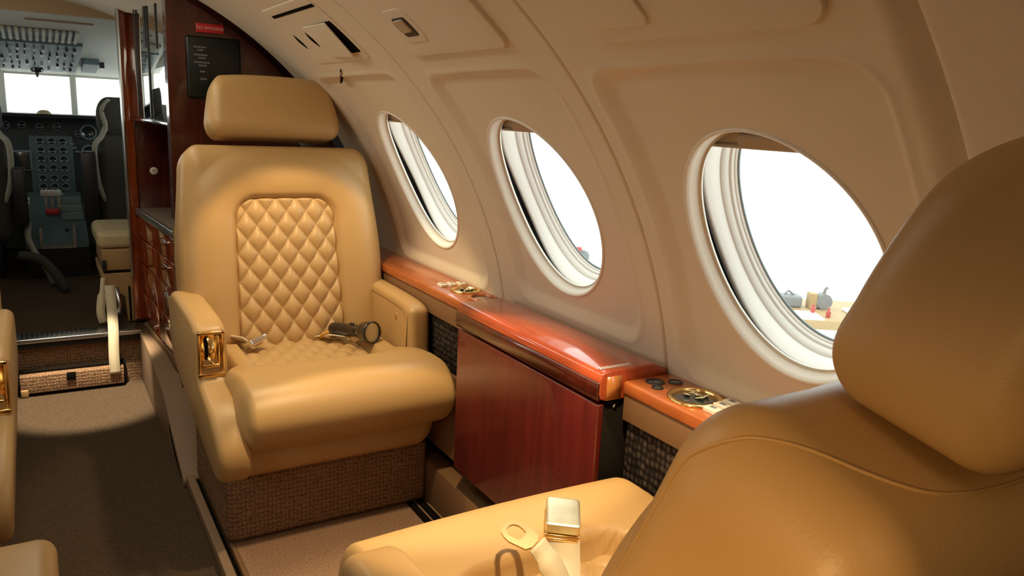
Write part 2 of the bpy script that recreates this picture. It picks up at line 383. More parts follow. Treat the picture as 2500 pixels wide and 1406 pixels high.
# ------------------------------------------------------------------ the curved cabin wall
XC, ZC, RR = -0.035, -0.65, 1.048
XM = 0.05                                    # cabin centre plane
FLOOR, SIDE, CREW = -1.085, -1.05, -0.88     # aisle floor, raised side floor, cockpit floor
D2R = PI / 180
def cyl(Y, s, h=0.0):
    """point on the wall: arc length s, height h into the cabin"""
    th = s / RR; r = RR - h; return (XC + r * math.cos(th), Y, ZC + r * math.sin(th))
def cylA(Y, S, H):
    th = S / RR; r = RR - H; return np.stack([XC + r * np.cos(th), Y + 0 * r, ZC + r * np.sin(th)], -1)
def S(deg): return RR * deg * D2R
WY = [1.985, 1.352, 0.737]; WS = S(26.4); WA, WB = 0.177, 0.208
REC = 0.011
def panel(y0, y1, rec, win, parent, s_lo=8.0, s_hi=66.0, label=None):
    ys = np.unique(np.concatenate([np.linspace(y0, y1, int((y1 - y0) / 0.005) + 1), y0 + np.array([.001, .002, .0035]), y1 - np.array([.001, .002, .0035])]))
    ss = np.linspace(S(s_lo), S(s_hi), int((S(s_hi) - S(s_lo)) / 0.005))
    def fn(Y, Sx):
        H = np.zeros_like(Y)
        e = np.minimum(Y - y0, y1 - Y); H -= 0.009 * np.clip(1 - e / 0.0045, 0, 1) ** 1.5
        if rec:
            ya, yb, sa, sb = rec; sa, sb = S(sa), S(sb)
            sd = sd_rr(Y, Sx, ya, yb, sa, sb, 0.055)
            # soft wide slope on the forward and lower side, crisp on the others
            wl = 0.006 + 0.030 * ssm((ya + yb) / 2, yb - 0.02, Y); wl = np.maximum(wl, 0.006 + 0.024 * ssm(sa + 0.10, sa + 0.01, Sx))
            H -= REC * ssm(0.0, 1.0, -sd / wl)
            H += 0.0022 * np.exp(-((sd - 0.004) / 0.006) ** 2)
        if y0 > 0.42 and y0 < 0.44: H -= 0.026 * ssm(0.475, 0.434, Y)      # rolls away into the shadowed joint
        if y1 < 0.44: H += 0.0115 * ssm(0.25, 0.32, Y)                     # the aft panel stands proud of it
        return cylA(Y, Sx, H)
    if win is None:
        V, q = gridmesh(ys, ss, fn)
    else:
        U, T = np.meshgrid(ys, ss, indexing='ij'); a = np.hypot((U - win) / WA, (T - WS) / WB)
        nu, nv = U.shape; I = np.arange(nu * nv).reshape(nu, nv)
        q = np.stack([I[:-1, :-1], I[1:, :-1], I[1:, 1:], I[:-1, 1:]], -1).reshape(-1, 4)
        af = a.reshape(-1); q = q[~(af[q] < 1).all(1)]
        k = np.where(a < 1, 1 / np.maximum(a, 1e-6), 1.0)
        k = np.where(a < 0.8, 1, k)
        U2 = win + (U - win) * k; T2 = WS + (T - WS) * k
        V = fn(U2, T2).reshape(-1, 3)
        used = np.unique(q); mp = -np.ones(len(V), int); mp[used] = np.arange(len(used)); V = V[used]; q = mp[q]
    q = q[:, ::-1]
    return obj('sidewall_panel', (V, q), 'wall', parent, label=label)
wall_right = struct('wall_right', label='cream curved cabin sidewall with three oval windows')
panel(1.640, 2.500, (1.705, 2.29, 11.2, 44.6), WY[0], wall_right)
panel(1.030, 1.640, (1.095, 1.555, 12.4, 44.2), WY[1], wall_right)
panel(0.428, 1.030, (0.500, 0.985, 11.0, 43.9), WY[2], wall_right)
panel(-1.30, 0.428, None, None, wall_right)
obj('joint_backing', loft([[cyl(0.4285, S(t), h) for h in (-0.05, 0.004)] for t in np.linspace(8, 66, 50)], False, False, closed=False), 'wall', wall_right)
# return edge of the forward panel, then the dark gap up to the bulkhead
obj('panel_edge', loft([[cyl(y, S(t), h) for y, h in ((2.494, 0.0), (2.500, -0.001), (2.512, -0.006), (2.520, -0.014), (2.522, -0.05))] for t in np.linspace(5, 66, 60)], False, False, closed=False), 'wall', wall_right)
obj('wall_filler', loft([[cyl(y, S(t), -0.045) for y in (2.50, 3.55)] for t in np.linspace(-40, 80, 50)], False, False, closed=False), 'band', wall_right)
obj('lower_sidewall', loft([[cyl(y, S(t), 0.0) for y in (-1.3, 2.52)] for t in np.linspace(-30, 8.2, 20)], False, False, closed=False), 'band', wall_right)

# left wall (mirror image, behind the picture) with its own window openings
wl = struct('wall_left', label='cream curved cabin sidewall on the other side')
for ch in wall_right.children:
    c = ch.copy(); COL.objects.link(c); c.parent = wl
wl.location = (2 * XM, 0, 0); wl.scale = (-1, 1, 1)

# ceiling
cl = [cyl(0, S(t), 0.0) for t in np.linspace(65.5, 85.35, 16)]
prof = [(p[0], p[2]) for p in cl]; prof = prof + [(2 * XM - x, z) for x, z in prof[::-1][1:]]
struct('ceiling', loft([[(x, y, z) for x, z in prof] for y in (-1.3, 2.61)], False, False, closed=False), 'wall', True, 'cream cabin ceiling')
prof2 = [(XC + 1.022 * math.cos(t * D2R), ZC + 1.022 * math.sin(t * D2R)) for t in np.linspace(50, 85.2, 24)]
prof2 = prof2 + [(2 * XM - x, z) for x, z in prof2[::-1][1:]]
struct('ceiling_entry', loft([[(x, y, z) for x, z in prof2] for y in (2.612, 3.62)], False, False, closed=False), 'ceil', True, 'pale ceiling over the entry by the cockpit')
struct('wall_back', box(-1.1, 1.1, -1.34, -1.3, -1.1, 0.5), 'wall', label='aft end of the cabin')

# ------------------------------------------------------------------ cabin windows
def ell(win, d, n, k=96):
    """ring at inset d from the opening and depth n outward"""
    return [cyl(win + (WA - d) * math.cos(2 * PI * i / k), WS + (WB - d) * math.sin(2 * PI * i / k), -n) for i in range(k)]
for i, wy in enumerate(WY):
    w = struct('window_%d' % (i + 1), label=('forward oval cabin window above the flashlight seat', 'middle oval cabin window above the folding table cabinet', 'aft oval cabin window beside the foreground headrest')[i])
    prof_b = [(-0.004, REC + 0.004), (-0.0035, REC - 0.0015), (-0.001, REC - 0.003), (0.002, REC - 0.0015), (0.005, REC + 0.006), (0.010, REC + 0.020), (0.012, REC + 0.022), (0.0135, REC + 0.019), (0.012, REC + 0.026), (0.009, REC + 0.028)]
    obj('window_bezel', loft([ell(wy, d, n) for d, n in prof_b], False, False), 'bezel', w)
    obj('gasket', loft([ell(wy, d, n) for d, n in ((0.010, REC + 0.027), (-0.022, REC + 0.028), (-0.022, REC + 0.048), (-0.004, REC + 0.050))], False, False), 'gasket', w)
    prof_l = [(-0.006, REC + 0.048), (0.003, REC + 0.046), (0.006, REC + 0.050), (0.0085, REC + 0.060), (0.011, REC + 0.069), (0.0112, REC + 0.070), (0.0135, REC + 0.0705), (0.0165, REC + 0.082), (0.0168, REC + 0.083), (0.0195, REC + 0.0835), (0.0205, REC + 0.089), (0.0207, REC + 0.090), (0.0225, REC + 0.0905), (0.0232, REC + 0.098)]
    def ell2(d, n):
        out = []
        for j in range(96):
            ph = 2 * PI * j / 96; sh_ = 0.014 * max(0.0, math.cos(ph + 0.25)) ** 4 - 0.016; f = max(0.0, 1 - (n - REC - 0.046) / 0.03)
            out.append(cyl(wy + (WA - d) * math.cos(ph), WS + (WB - d) * math.sin(ph), -(n + sh_ * min(1, f))))
        return out
    obj('window_liner', loft([ell2(d, n) for d, n in prof_l], False, False), 'liner', w)
    obj('seal_ring', loft([ell(wy, d, n) for d, n in ((0.0215, REC + 0.0965), (0.025, REC + 0.0955), (0.026, REC + 0.0985), (0.0232, REC + 0.100))], False, False), 'ring', w)
    # pane: follows the fuselage curve
    g0 = loft([[cyl(wy + (WA - 0.023) * q * math.cos(2 * PI * j / 64), WS + (WB - 0.023) * q * math.sin(2 * PI * j / 64), -(REC + 0.098)) for j in range(64)] for q in (1, .75, .5, .25, .02)], False, True)
    obj('pane', g0, 'glass', w)
    # shade drawn a little way down in the gap, with its pull
    sh = []
    zs = S(35.0)
    for v in np.linspace(zs, WS + WB + 0.015, 12):
        hw = (WA + 0.008) * math.sqrt(max(0.0, 1 - min(1, (v - WS) / (WB + 0.016)) ** 2)); sh.append([cyl(wy + hw * u, v, -(REC + 0.0345)) for u in np.linspace(-1, 1, 25)])
    sh2 = [[(p[0] - 0.003, p[1], p[2] - 0.003) for p in r] for r in sh]
    s_o = obj('window_shade', loft(sh, False, False, closed=False), 'shade', w)
    lip = tube([cyl(wy + u, zs, -(REC + 0.033)) for u in np.linspace(-0.118, 0.118, 15)], 0.0035, 8)
    obj('shade_edge', lip, 'shade', s_o)
    ply = rrect(-0.052, 0.052, -0.013, 0.011, 0.010)
    obj('shade_pull', slab([(u, v) for u, v in ply], 0, 0.012, 0.005, lambda u, v, a: cyl(wy - 0.01 + u, zs + 0.014 + v, -(REC + 0.0345) + a)), 'shade', s_o)

# ------------------------------------------------------------------ overhead doors and service panel
def curved_plate(y0, y1, a0, a1, r, base, thick, bev):
    ply = resample(rrect(y0, y1, S(a0), S(a1), r), 0.012)
    g = slab(ply, base, base + thick, bev, lambda u, v, a: cyl(u, v, a), 4)
    # replace the big end cap with concentric rings so that it follows the curve
    V, Fc = g; Fc = Fc[:-2]; n = len(ply); last = len(V) - n; cy, cs = (y0 + y1) / 2, (S(a0) + S(a1)) / 2
    pin = inset(ply, bev); V = list(V); prev = last
    for q in (0.85, 0.7, 0.55, 0.4, 0.25, 0.1, 0.01):
        st = len(V)
        V += [cyl(cy + (u - cy) * q, cs + (v - cs) * q, base + thick) for u, v in pin]
        for j in range(n): Fc.append((prev + j, prev + (j + 1) % n, st + (j + 1) % n, st + j))
        prev = st
    Fc.append(tuple(range(prev, prev + n)))
    return V, Fc
d2 = thing('overhead_locker_door', 'cream overhead locker door with small dark latch above the middle window', 'locker door', cyl(1.3, S(50)))
def world_part(name, geo, m, parent, smooth=True, label=None):
    """part given in world coordinates"""
    l = parent.matrix_world if False else None
    o = obj(name, geo, m, None, smooth=smooth, label=label); o.parent = parent
    base = Vector((0, 0, 0)); p = parent
    while p is not None:
        base += Vector(p.location); p = p.parent
    o.location = -base
    return o
world_part('door_panel', curved_plate(1.132, 1.520, 47.1, 62.5, 0.018, -0.004, 0.0125, 0.0022), 'wall', d2)
world_part('latch_surround', curved_plate(1.375, 1.475, 49.0, 53.6, 0.022, 0.006, 0.0042, 0.0018), 'wall', d2)
lt = world_part('latch', curved_plate(1.393, 1.452, 49.9, 52.5, 0.008, 0.007, 0.0045, 0.0015), 'gasket', d2)
world_part('latch_paddle', curved_plate(1.402, 1.448, 50.6, 52.3, 0.008, 0.009, 0.0065, 0.002), 'shade', d2)
d3 = thing('overhead_locker_door', 'wide cream overhead panel with raised inner door above the aft window', 'locker door', cyl(0.72, S(50)))
world_part('door_panel', curved_plate(0.520, 0.932, 46.6, 63.0, 0.032, -0.004, 0.0125, 0.0022), 'wall', d3)
world_part('inner_door', curved_plate(0.766, 0.895, 48.1, 62.0, 0.014, 0.006, 0.008, 0.002), 'wall', d3)
sp = thing('overhead_service_panel', 'cream overhead service panel with ajar flap and dark slots above the forward window', 'service panel', cyl(1.95, S(52)))
world_part('panel_plate', curved_plate(1.757, 2.139, 47.2, 58.0, 0.012, -0.003, 0.006, 0.003), 'wall', sp)
def flap():
    ply = rrect(1.795, 1.975, S(48.4), S(53.9), 0.006)
    # hinged on its forward side, standing a little open on the aft side
    return slab(ply, 0.0, 0.004, 0.0015, lambda u, v, a: cyl(u, v, 0.0035 + a + 0.012 * max(0, (1.975 - u)) / 0.18 * (1.0 - 0.75 * (v - S(48.4)) / (S(53.9) - S(48.4)))))
world_part('mask_flap', flap(), 'wall', sp)
world_part('flap_opening', curved_plate(1.772, 1.97, 48.5, 53.8, 0.004, 0.001, 0.0028, 0.0005), 'void', sp)
for yc in (2.105, 2.002):
    ply = [(yc + 0.013 * math.sin(PI * t), S(50.2) + (S(52.95) - S(50.2)) * t) for t in np.linspace(0, 1, 12)] + [(yc - 0.006 * math.sin(PI * t), S(50.2) + (S(52.95) - S(50.2)) * t) for t in np.linspace(1, 0, 12)[1:-1]]
    world_part('air_slot', slab(ply, 0.001, 0.0042, 0.0003, lambda u, v, a: cyl(u, v, a), 1), 'void', sp)
world_part('speaker_slot', curved_plate(1.76, 2.10, 56.25, 56.75, 0.002, 0.0, 0.0040, 0.0008), 'void', sp)
hk = thing('coat_hook', 'small dark sliver of a hook on the wall below the service panel', 'hook', cyl(2.06, S(44.7)))
ply = [(2.017 + (2.112 - 2.017) * t + 0.006 * math.sin(PI * t), S(46.0) + (S(43.4) - S(46.0)) * t) for t in np.linspace(0, 1, 10)] + [(2.017 + (2.112 - 2.017) * t - 0.008 * math.sin(PI * t), S(46.0) + (S(43.4) - S(46.0)) * t) for t in np.linspace(1, 0, 10)[1:-1]]
world_part('hook_slot', slab(ply, -0.006, 0.003, 0.0005, lambda u, v, a: cyl(u, v, a), 2), 'void', hk)
world_part('hook_blade', tube([cyl(2.03, S(45.5), 0.002), cyl(2.06, S(44.8), 0.006), cyl(2.09, S(44.1), 0.003)], 0.0022), 'shade', hk)

# ------------------------------------------------------------------ window ledge
def ledge(name, y0, y1, label, m='ledgewood'):
    t = thing(name, label, 'ledge', (0.94, (y0 + y1) / 2, -0.457))
    ply = chaikin([(0.882, -0.457), (1.006, -0.457), (1.006, -0.48), (0.882, -0.48)], 0)
    world_part('ledge_top', bevbox(0.882, 1.012, y0, y1, -0.482, -0.457, 0.005), m, t)
    world_part('front_band', bevbox(0.886, 0.99, y0, y1, -0.533, -0.4822, 0.003), 'band', t)
    world_part('speaker_grille', bevbox(0.896, 0.93, y0 + 0.004, y1 - 0.004, -0.668, -0.5335, 0.003), 'grille', t)
    world_part('lower_panel', bevbox(0.888, 0.95, y0, y1, -0.90, -0.6685, 0.003), 'band', t)
    return t
ledge('side_ledge', 1.588, 2.50, 'wooden window ledge behind the flashlight seat, forward of the folding table')
ledge('side_ledge', -1.25, 1.022, 'wooden window ledge under the aft window, beside the foreground seat')
def cup(x, y, r, label, dirty, ringm='gold'):
    t = thing('cup_holder', label, 'cup holder', (x, y, -0.457))
    obj('rim', lathe([(r * .80, 0.0004), (r * .80, 0.004), (r * .86, 0.006), (r * .96, 0.005), (r, 0.002), (r, 0.0004)], 48), ringm, t)
    obj('well', lathe([(r * .82, 0.0005), (r * .82, 0.0016), (r * .5, 0.0012), (r * .02, 0.001)], 40), 'gauge', t)
    if dirty:
        pts = [(0.25, 0.1), (-0.1, 0.3), (0.05, -0.2), (0.4, -0.15)]
        for k, (a, b) in enumerate(pts):
            obj('foil_scrap', rbox((r * .17, r * .12, 0.002), (r * .1, r * .08, .0018), (3, 3, 2), 3)[0:2], 'goldworn', t, (a * r, b * r, 0.004), (0.2 * k, 0.3, k))
    return t
cup(0.951, 1.768, 0.040, 'gold-rimmed round ashtray dish on the forward ledge, next to the ivory buttons', True)
cup(0.951, 1.674, 0.037, 'dark round cup holder on the forward ledge, nearest the folding table', False, 'ledgewood')
cup(0.938, 0.897, 0.048, 'large gold-rimmed round cup holder with scraps inside on the aft ledge', True)
def btn(x, y, label, group):
    o = thing('ledge_button', label, 'button', (x, y, -0.457), (0, 0, 0), group)
    obj('key_cap', rbox((0.0105, 0.0145, 0.005), (0.004, 0.004, 0.003), (4, 4, 2), 3), 'button', o, (0, 0, 0.0035))
    obj('key_symbol', box(-0.004, 0.004, -0.006, 0.006, 0.0086, 0.0088), 'dimwhite', o)
for k, (x, y) in enumerate(((0.917, 1.838), (0.945, 1.838), (0.973, 1.836))):
    btn(x, y, ('ivory ledge button beside the ashtray dish, nearest the seat', 'middle ivory ledge button beside the ashtray dish', 'ivory ledge button beside the ashtray dish, nearest the wall')[k], 'ivory buttons on the forward ledge')
for k, (x, y) in enumerate(((0.921, 0.838), (0.948, 0.842), (0.974, 0.846))):
    btn(x, y, ('ivory button on the aft ledge, first from the aisle', 'ivory button on the aft ledge, middle of three', 'ivory button on the aft ledge, nearest the wall')[k], 'ivory buttons on the aft ledge')
def knob(x, y, r, label):
    t = thing('ledge_socket', label, 'socket', (x, y, -0.457))
    obj('socket_rim', lathe([(r * .7, 0.0004), (r * .72, 0.0018), (r * .95, 0.002), (r, 0.001), (r, 0.0004)], 32), 'black', t)
    obj('socket_plug', lathe([(r * .70, 0.0005), (r * .68, 0.0016), (r * .3, 0.0018), (r * .02, 0.0018)], 28), 'gauge', t)
knob(0.932, 0.992, 0.018, 'largest of the three black round sockets by the folding table end')
knob(0.915, 0.966, 0.011, 'smallest black round socket on the aft ledge, nearest its front edge')
knob(0.966, 0.975, 0.014, 'black round socket on the aft ledge, nearest the wall')

# ------------------------------------------------------------------ folding table cabinet
tb = thing('folding_table_cabinet', 'glossy red mahogany folding table cabinet between the two seats', 'table cabinet', (0.9, 1.305, SIDE))
world_part('front_panel', bevbox(0.835, 0.850, 1.03, 1.584, -0.862, -0.500, 0.004), 'tablewood', tb)
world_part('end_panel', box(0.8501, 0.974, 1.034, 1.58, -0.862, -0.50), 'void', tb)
lidpoly = chaikin([(0.833, -0.487), (0.833, -0.452), (0.838, -0.440), (0.850, -0.436), (0.995, -0.436), (0.995, -0.495), (0.850, -0.495)], 1)
world_part('lid', slab(lidpoly, 1.026, 1.588, 0.004, lambda u, v, a: (u, a, v)), 'lidwood', tb)
world_part('front_rail', slab(chaikin([(0.829, -0.492), (0.829, -0.462), (0.834, -0.456), (0.840, -0.456), (0.840, -0.492)], 1), 1.028, 1.586, 0.002, lambda u, v, a: (u, a, v)), 'mahogany', tb)
world_part('end_cap', box(0.848, 0.882, 1.0245, 1.027, -0.492, -0.447), 'endgrain', tb)
world_part('hinge_screw', lathe([(0.004, 0), (0.004, 0.003), (0.001, 0.004)], 16, 'y', (0.875, 1.0305, -0.508)), 'chrome', tb)
t = obj('lid_print', join(*[box(0.842 + k * 0.0082, 0.842 + k * 0.0082 + 0.0066, 1.040 + dy, 1.0435 + dy, 0, 0.0003) for k in range(9) for dy in (0, 0.006)]), 'white', None, smooth=False)
t.parent = tb; t.location = (-0.9, -1.305, -0.4358 - SIDE)

# ------------------------------------------------------------------ floors, steps, trim
struct('floor', box(-1.1, 0.30, -1.3, 3.25, FLOOR - 0.05, FLOOR), 'carpet', label='dark brown aisle carpet')
struct('floor_side', join(box(0.345, 1.1, -1.3, 2.70, SIDE - 0.05, SIDE), box(0.30, 1.1, 2.64, 3.40, FLOOR - 0.05, FLOOR + 0.01)), 'floorcarpet', label='tan loop carpet on the raised side floor')
struct('floor_cockpit', join(box(-1.1, 1.1, 3.25, 5.6, CREW - 0.05, CREW)), 'carpet', label='dark cockpit floor')
tr = struct('trim_1', label='floor track beside the aisle')
obj('track_edge', bevbox(0.298, 0.320, -1.3, 2.20, FLOOR, SIDE + 0.004, 0.003), 'riser', tr)
obj('track_groove', box(0.320, 0.334, -1.3, 2.64, FLOOR, SIDE - 0.018), 'void', tr, smooth=False)
obj('track_inner', bevbox(0.334, 0.346, -1.3, 2.64, FLOOR, SIDE + 0.002, 0.002), 'band', tr)
ply = [(2.20, -1.083), (2.22, -1.06), (2.32, -1.03), (2.44, -0.985), (2.56, -0.93), (2.66, -0.908), (2.78, -0.905), (2.86, -0.885), (3.25, -0.885), (3.25, -1.083)]
t2 = struct('trim_2', slab(ply, 0.292, 0.375, 0.006, lambda u, v, a: (a, u, v)), 'riser', True, 'tan side panel at the foot of the galley')
obj('panel_slit', slab([(2.24, -1.068), (2.33, -1.04), (2.43, -1.0), (2.46, -0.985), (2.455, -1.0), (2.36, -1.05)], 0.2905, 0.2925, 0.0003, lambda u, v, a: (a, u, v), 1), 'void', t2)
struct('baseboard_right', bevbox(0.855, 0.91, -1.2, 2.5, SIDE, -0.93, 0.006), 'band', True, 'brown baseboard under the window ledge')
struct('trim_3', join(box(0.80, 0.818, -1.2, 2.5, SIDE, SIDE + 0.006), box(0.828, 0.846, -1.2, 2.5, SIDE, SIDE + 0.006)), 'void', label='dark floor rail under the table')
st = struct('trim_4', label='carpeted step up to the cockpit')
obj('step_riser', box(-1.1, 0.292, 3.235, 3.252, FLOOR, CREW - 0.012), 'knit', st, smooth=False)
obj('step_sill', bevbox(-1.1, 0.30, 3.205, 3.30, CREW - 0.012, CREW + 0.004, 0.002), 'alu', st)
obj('sill_lip', bevbox(-1.1, 0.30, 3.212, 3.234, CREW - 0.034, CREW - 0.012, 0.002), 'black', st)
obj('sill_tread', join(*[box(-0.10 + k * 0.016, -0.094 + k * 0.016, 3.225, 3.29, CREW + 0.004, CREW + 0.006) for k in range(16)]), 'gasket', st, smooth=False)
sb = thing('step_block', 'low carpeted kick block with a notch at the foot of the cockpit step', 'step', (0.06, 3.2, FLOOR))
world_part('block_face', bevbox(-0.115, 0.226, 3.17, 3.234, FLOOR + 0.012, -1.004, 0.004), 'knit', sb)
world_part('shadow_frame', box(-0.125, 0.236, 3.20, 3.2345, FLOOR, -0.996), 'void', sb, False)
world_part('pull_tab', bevbox(0.034, 0.064, 3.164, 3.1705, -1.034, -1.004, 0.003), 'void', sb)
world_part('foot', bevbox(-0.115, -0.09, 3.165, 3.2, FLOOR, FLOOR + 0.03, 0.005), 'tanbox', sb)

# ------------------------------------------------------------------ bulkhead and signs
bk = [(0.353, -1.05), (0.353, 0.325)] + [(XC + 1.05 * math.cos(t * D2R), ZC + 1.05 * math.sin(t * D2R)) for t in np.linspace(68, -22, 40)]
struct('wall_front', slab(bk, 2.60, 2.66, 0.003, lambda u, v, a: (u, a, v)), 'mahogany', False, 'dark red mahogany bulkhead behind the flashlight seat')
ns = thing('no_smoking_sign', 'small red sign with pale lettering on the dark bulkhead', 'sign', (0.4785, 2.6, 0.222))
ns.rotation_euler = (0, 0.0, 0)
obj('sign_plate', bevbox(-0.040, 0.040, -0.006, 0, -0.0135, 0.0135, 0.002), 'redsign', ns)
text_mesh('NO SMOKING', 0.0125, 'pinkprint', ns, 'lettering', (0, -0.0065, 0), (PI / 2, 0, 0))
bsn = thing('placard', 'square black placard with faint grey text below the red sign', 'placard', (0.487, 2.6, 0.105))
obj('placard_plate', bevbox(-0.080, 0.080, -0.007, 0, -0.092, 0.092, 0.006), 'blacksign', bsn)
rows = [(-0.058, 0.034, 0.060), (-0.048, 0.016, 0.051), (-0.058, 0.038, 0.037), (-0.046, 0.020, 0.028), (-0.058, 0.042, 0.015), (-0.046, 0.022, 0.006), (-0.042, 0.015, -0.012), (-0.042, 0.016, -0.034)]
lines = []
for x, wd, z in rows:
    q = x
    while q < x + wd:
        k = random.uniform(0.002, 0.0036); lines.append(box(q, q + k, -0.0074, -0.007, z - 0.0025, z + 0.0025)); q += k + 0.0012
obj('placard_print', join(*lines), 'dimwhite', bsn, smooth=False)

# ------------------------------------------------------------------ galley with mirror, counter and drawers
gl = thing('galley_cabinet', 'glossy red galley cabinet with mirrored upper door and steel-edged counter', 'cabinet', (0.5, 3.0, CREW))
world_part('upper_cabinet', bevbox(0.340, 0.95, 2.662, 3.30, -0.075, 0.345, 0.003), 'mahogany', gl)
mr = world_part('mirror_door', bevbox(0.334, 0.3398, 2.665, 3.296, -0.064, 0.338, 0.001), 'mirror', gl)
for y, w_, z0 in ((3.12, 0.006, -0.06), (2.93, 0.030, 0.17), (2.90, 0.012, -0.06), (2.76, 0.012, 0.16)):
    world_part('reflected_bar', box(0.330, 0.3335, y, y + w_, z0, 0.336), 'black', gl, False)  # black bars put in for dark reflections in the mirror
world_part('lower_trim', bevbox(0.331, 0.345, 2.665, 3.30, -0.078, -0.066, 0.002), 'chrome', gl)
world_part('end_panel', bevbox(0.345, 0.95, 3.29, 3.32, -0.86, 0.345, 0.003), 'mahogany', gl)
world_part('niche_back', box(0.62, 0.64, 2.662, 3.29, -0.42, -0.075), 'mahogany', gl, False)
world_part('counter_top', bevbox(0.336, 0.63, 2.662, 3.29, -0.432, -0.412, 0.002), 'countertop', gl)
world_part('counter_edge', bevbox(0.326, 0.337, 2.662, 3.29, -0.434, -0.408, 0.003), 'alu', gl)
world_part('lower_cabinet', bevbox(0.345, 0.95, 2.662, 3.29, -0.862, -0.433, 0.003), 'galleywood', gl)
for k, (a, b) in enumerate(((-0.52, -0.44), (-0.62, -0.525), (-0.735, -0.625), (-0.85, -0.74))):
    for y0, y1 in ((2.67, 2.965), (2.975, 3.285)):
        dr = world_part('drawer', bevbox(0.335, 0.3455, y0, y1, a, b, 0.003), 'galleywood', gl)
        if y0 < 2.9:
            hd = world_part('drawer_pull', tube([(0.334, y0 + 0.06, b - 0.02), (0.327, y0 + 0.07, b - 0.02), (0.327, y0 + 0.16, b - 0.02), (0.334, y0 + 0.17, b - 0.02)], 0.0025, 8), 'chrome', gl)
            hd.parent = dr; hd.location = (0, 0, 0)
world_part('corner_post', bevbox(0.309, 0.3445, 3.305, 3.33, -0.86, 0.355, 0.003), 'galleywood', gl)
gl.rotation_euler = (0, 0, 4.0 * D2R); gl.location.y += 0.018
world_part('post_trim', bevbox(0.302, 0.3095, 3.30, 3.335, -0.68, 0.34, 0.002), 'alu', gl, label='bright metal edge strip')
world_part('kick_carpet', bevbox(0.334, 0.40, 2.662, 3.28, -0.90, -0.863, 0.003), 'knit', gl)
po = thing('power_outlet', 'round white power outlet on the dark galley niche wall', 'outlet', (0.382, 3.296, -0.268), (0, 0, 4.0 * D2R))
obj('outlet_plate', lathe([(0.0145, 0), (0.0145, -0.003), (0.012, -0.004), (0.001, -0.004)], 28, 'y'), 'button', po)
for dx, dz in ((-0.004, 0.003), (0.004, 0.003), (0, -0.005)):
    obj('socket_hole', box(dx - 0.0015, dx + 0.0015, -0.0046, -0.0039, dz - 0.002, dz + 0.002), 'black', po, smooth=False)

# ------------------------------------------------------------------ leather club seats
QW, QH = 0.0555, 0.078
def quilt_h(u, v):
    a = u / QW + v / QH; b = u / QW - v / QH
    return np.sqrt(np.abs(np.sin(PI * a)) * np.abs(np.sin(PI * b)))
def cushion_def(P):
    P = P.copy(); x, y, z = P[:, 0], P[:, 1], P[:, 2]
    yy = y + 0.065
    x *= 1 - 0.15 * ssm(0.14, 0.06, yy)
    top = ssm(-0.02, 0.05, z)
    sd = sd_rr(x, yy, -0.165, 0.165, -0.40, 0.135, 0.07)
    z -= top * (0.040 * ssm(0.004, -0.012, sd) + 0.016 * ssm(0.12, 0.0, sd) * ssm(0.17, 0.05, yy))
    z -= top * 0.006 * (x / 0.27) ** 2
    y -= 0.045 * ssm(0.02, -0.09, z) * ssm(0.05, 0.25, y)
    z += 0.012 * ssm(-0.05, -0.09, z) * (np.abs(x) / 0.275) ** 4
    P[:, 0], P[:, 1], P[:, 2] = x - 0.018 * ssm(0.10, 0.2, y + 0.065), y + 0.065, z * 1.05 + 0.343
    return P
def back_def(P):
    P = P.copy(); x, y, z = P[:, 0], P[:, 1], P[:, 2]
    zz = z + 0.290
    x *= 1 - 0.085 * ssm(0.25, 0.58, zz)
    front = ssm(0.0, 0.05, y)
    hw = 0.157 - 0.012 * zz / 0.4
    sd = sd_rr(x * 0.152 / hw, zz, -0.152, 0.152, -0.20, 0.435, 0.065)
    y += front * (0.020 * np.sin(PI * np.clip((sd + 0.01) / 0.135, 0, 1)) - 0.022 * ssm(0.004, -0.014, sd))
    P[:, 0], P[:, 1], P[:, 2] = x, y - 0.035, zz
    return P
def head_def(P):
    P = P.copy(); x, y, z = P[:, 0], P[:, 1], P[:, 2]
    x *= 1 - 0.10 * ssm(-0.06, 0.085, z)
    y += 0.006 * np.cos(PI * x / 0.37) * ssm(0, 0.05, y)
    y -= 0.030 * np.clip((z + 0.086) / 0.172, 0, 1) ** 2.2 * ssm(-0.03, 0.05, y)
    y += 0.006 * ssm(-0.03, -0.075, z) * ssm(0.0, 0.04, y)
    z -= 0.010 * ssm(0.02, 0.085, z) * (np.abs(x) / 0.16) ** 3
    P[:, 0], P[:, 1], P[:, 2] = x, y, z + 0.086
    return P
GEO = {}
GEO['base'] = bevbox(-0.265, 0.265, -0.25, 0.175, 0.002, 0.185, 0.02, 4), 'knit'
GEO['shell'] = rbox((0.285, 0.235, 0.075), (0.06, 0.07, 0.055), (10, 10, 4), 6, lambda P: np.stack([P[:, 0] * (0.93 + 0.07 * ssm(-0.06, 0.06, P[:, 2])), P[:, 1] + 0.0, P[:, 2] + 0.255], -1)), 'leather'
GEO['seat_cushion'] = rbox((0.268, 0.265, 0.092), (0.030, 0.092, 0.084), (50, 46, 3), 9, cushion_def), 'leather'
def sq():
    us = np.linspace(-0.172, 0.172, 130); vs = np.linspace(-0.20, 0.142, 130)
    def fn(U, V):
        sd = sd_rr(U, V, -0.165, 0.165, -0.40, 0.135, 0.07)
        Z = 0.3905 + 0.010 * quilt_h(U, V) * ssm(-0.001, -0.016, sd) + 0.006 * ssm(0.02, -0.1, V) * 0 - 0.03 * ssm(-0.010, 0.006, sd) + 0.004 * np.cos(PI * U / 0.33)
        return np.stack([U, V, Z], -1)
    V, q = gridmesh(us, vs, fn); return V, q
GEO['seat_quilt'] = sq(), 'quilt'
GEO['backrest'] = rbox((0.287, 0.085, 0.290), (0.050, 0.052, 0.065), (64, 4, 58), 9, back_def), 'leather'
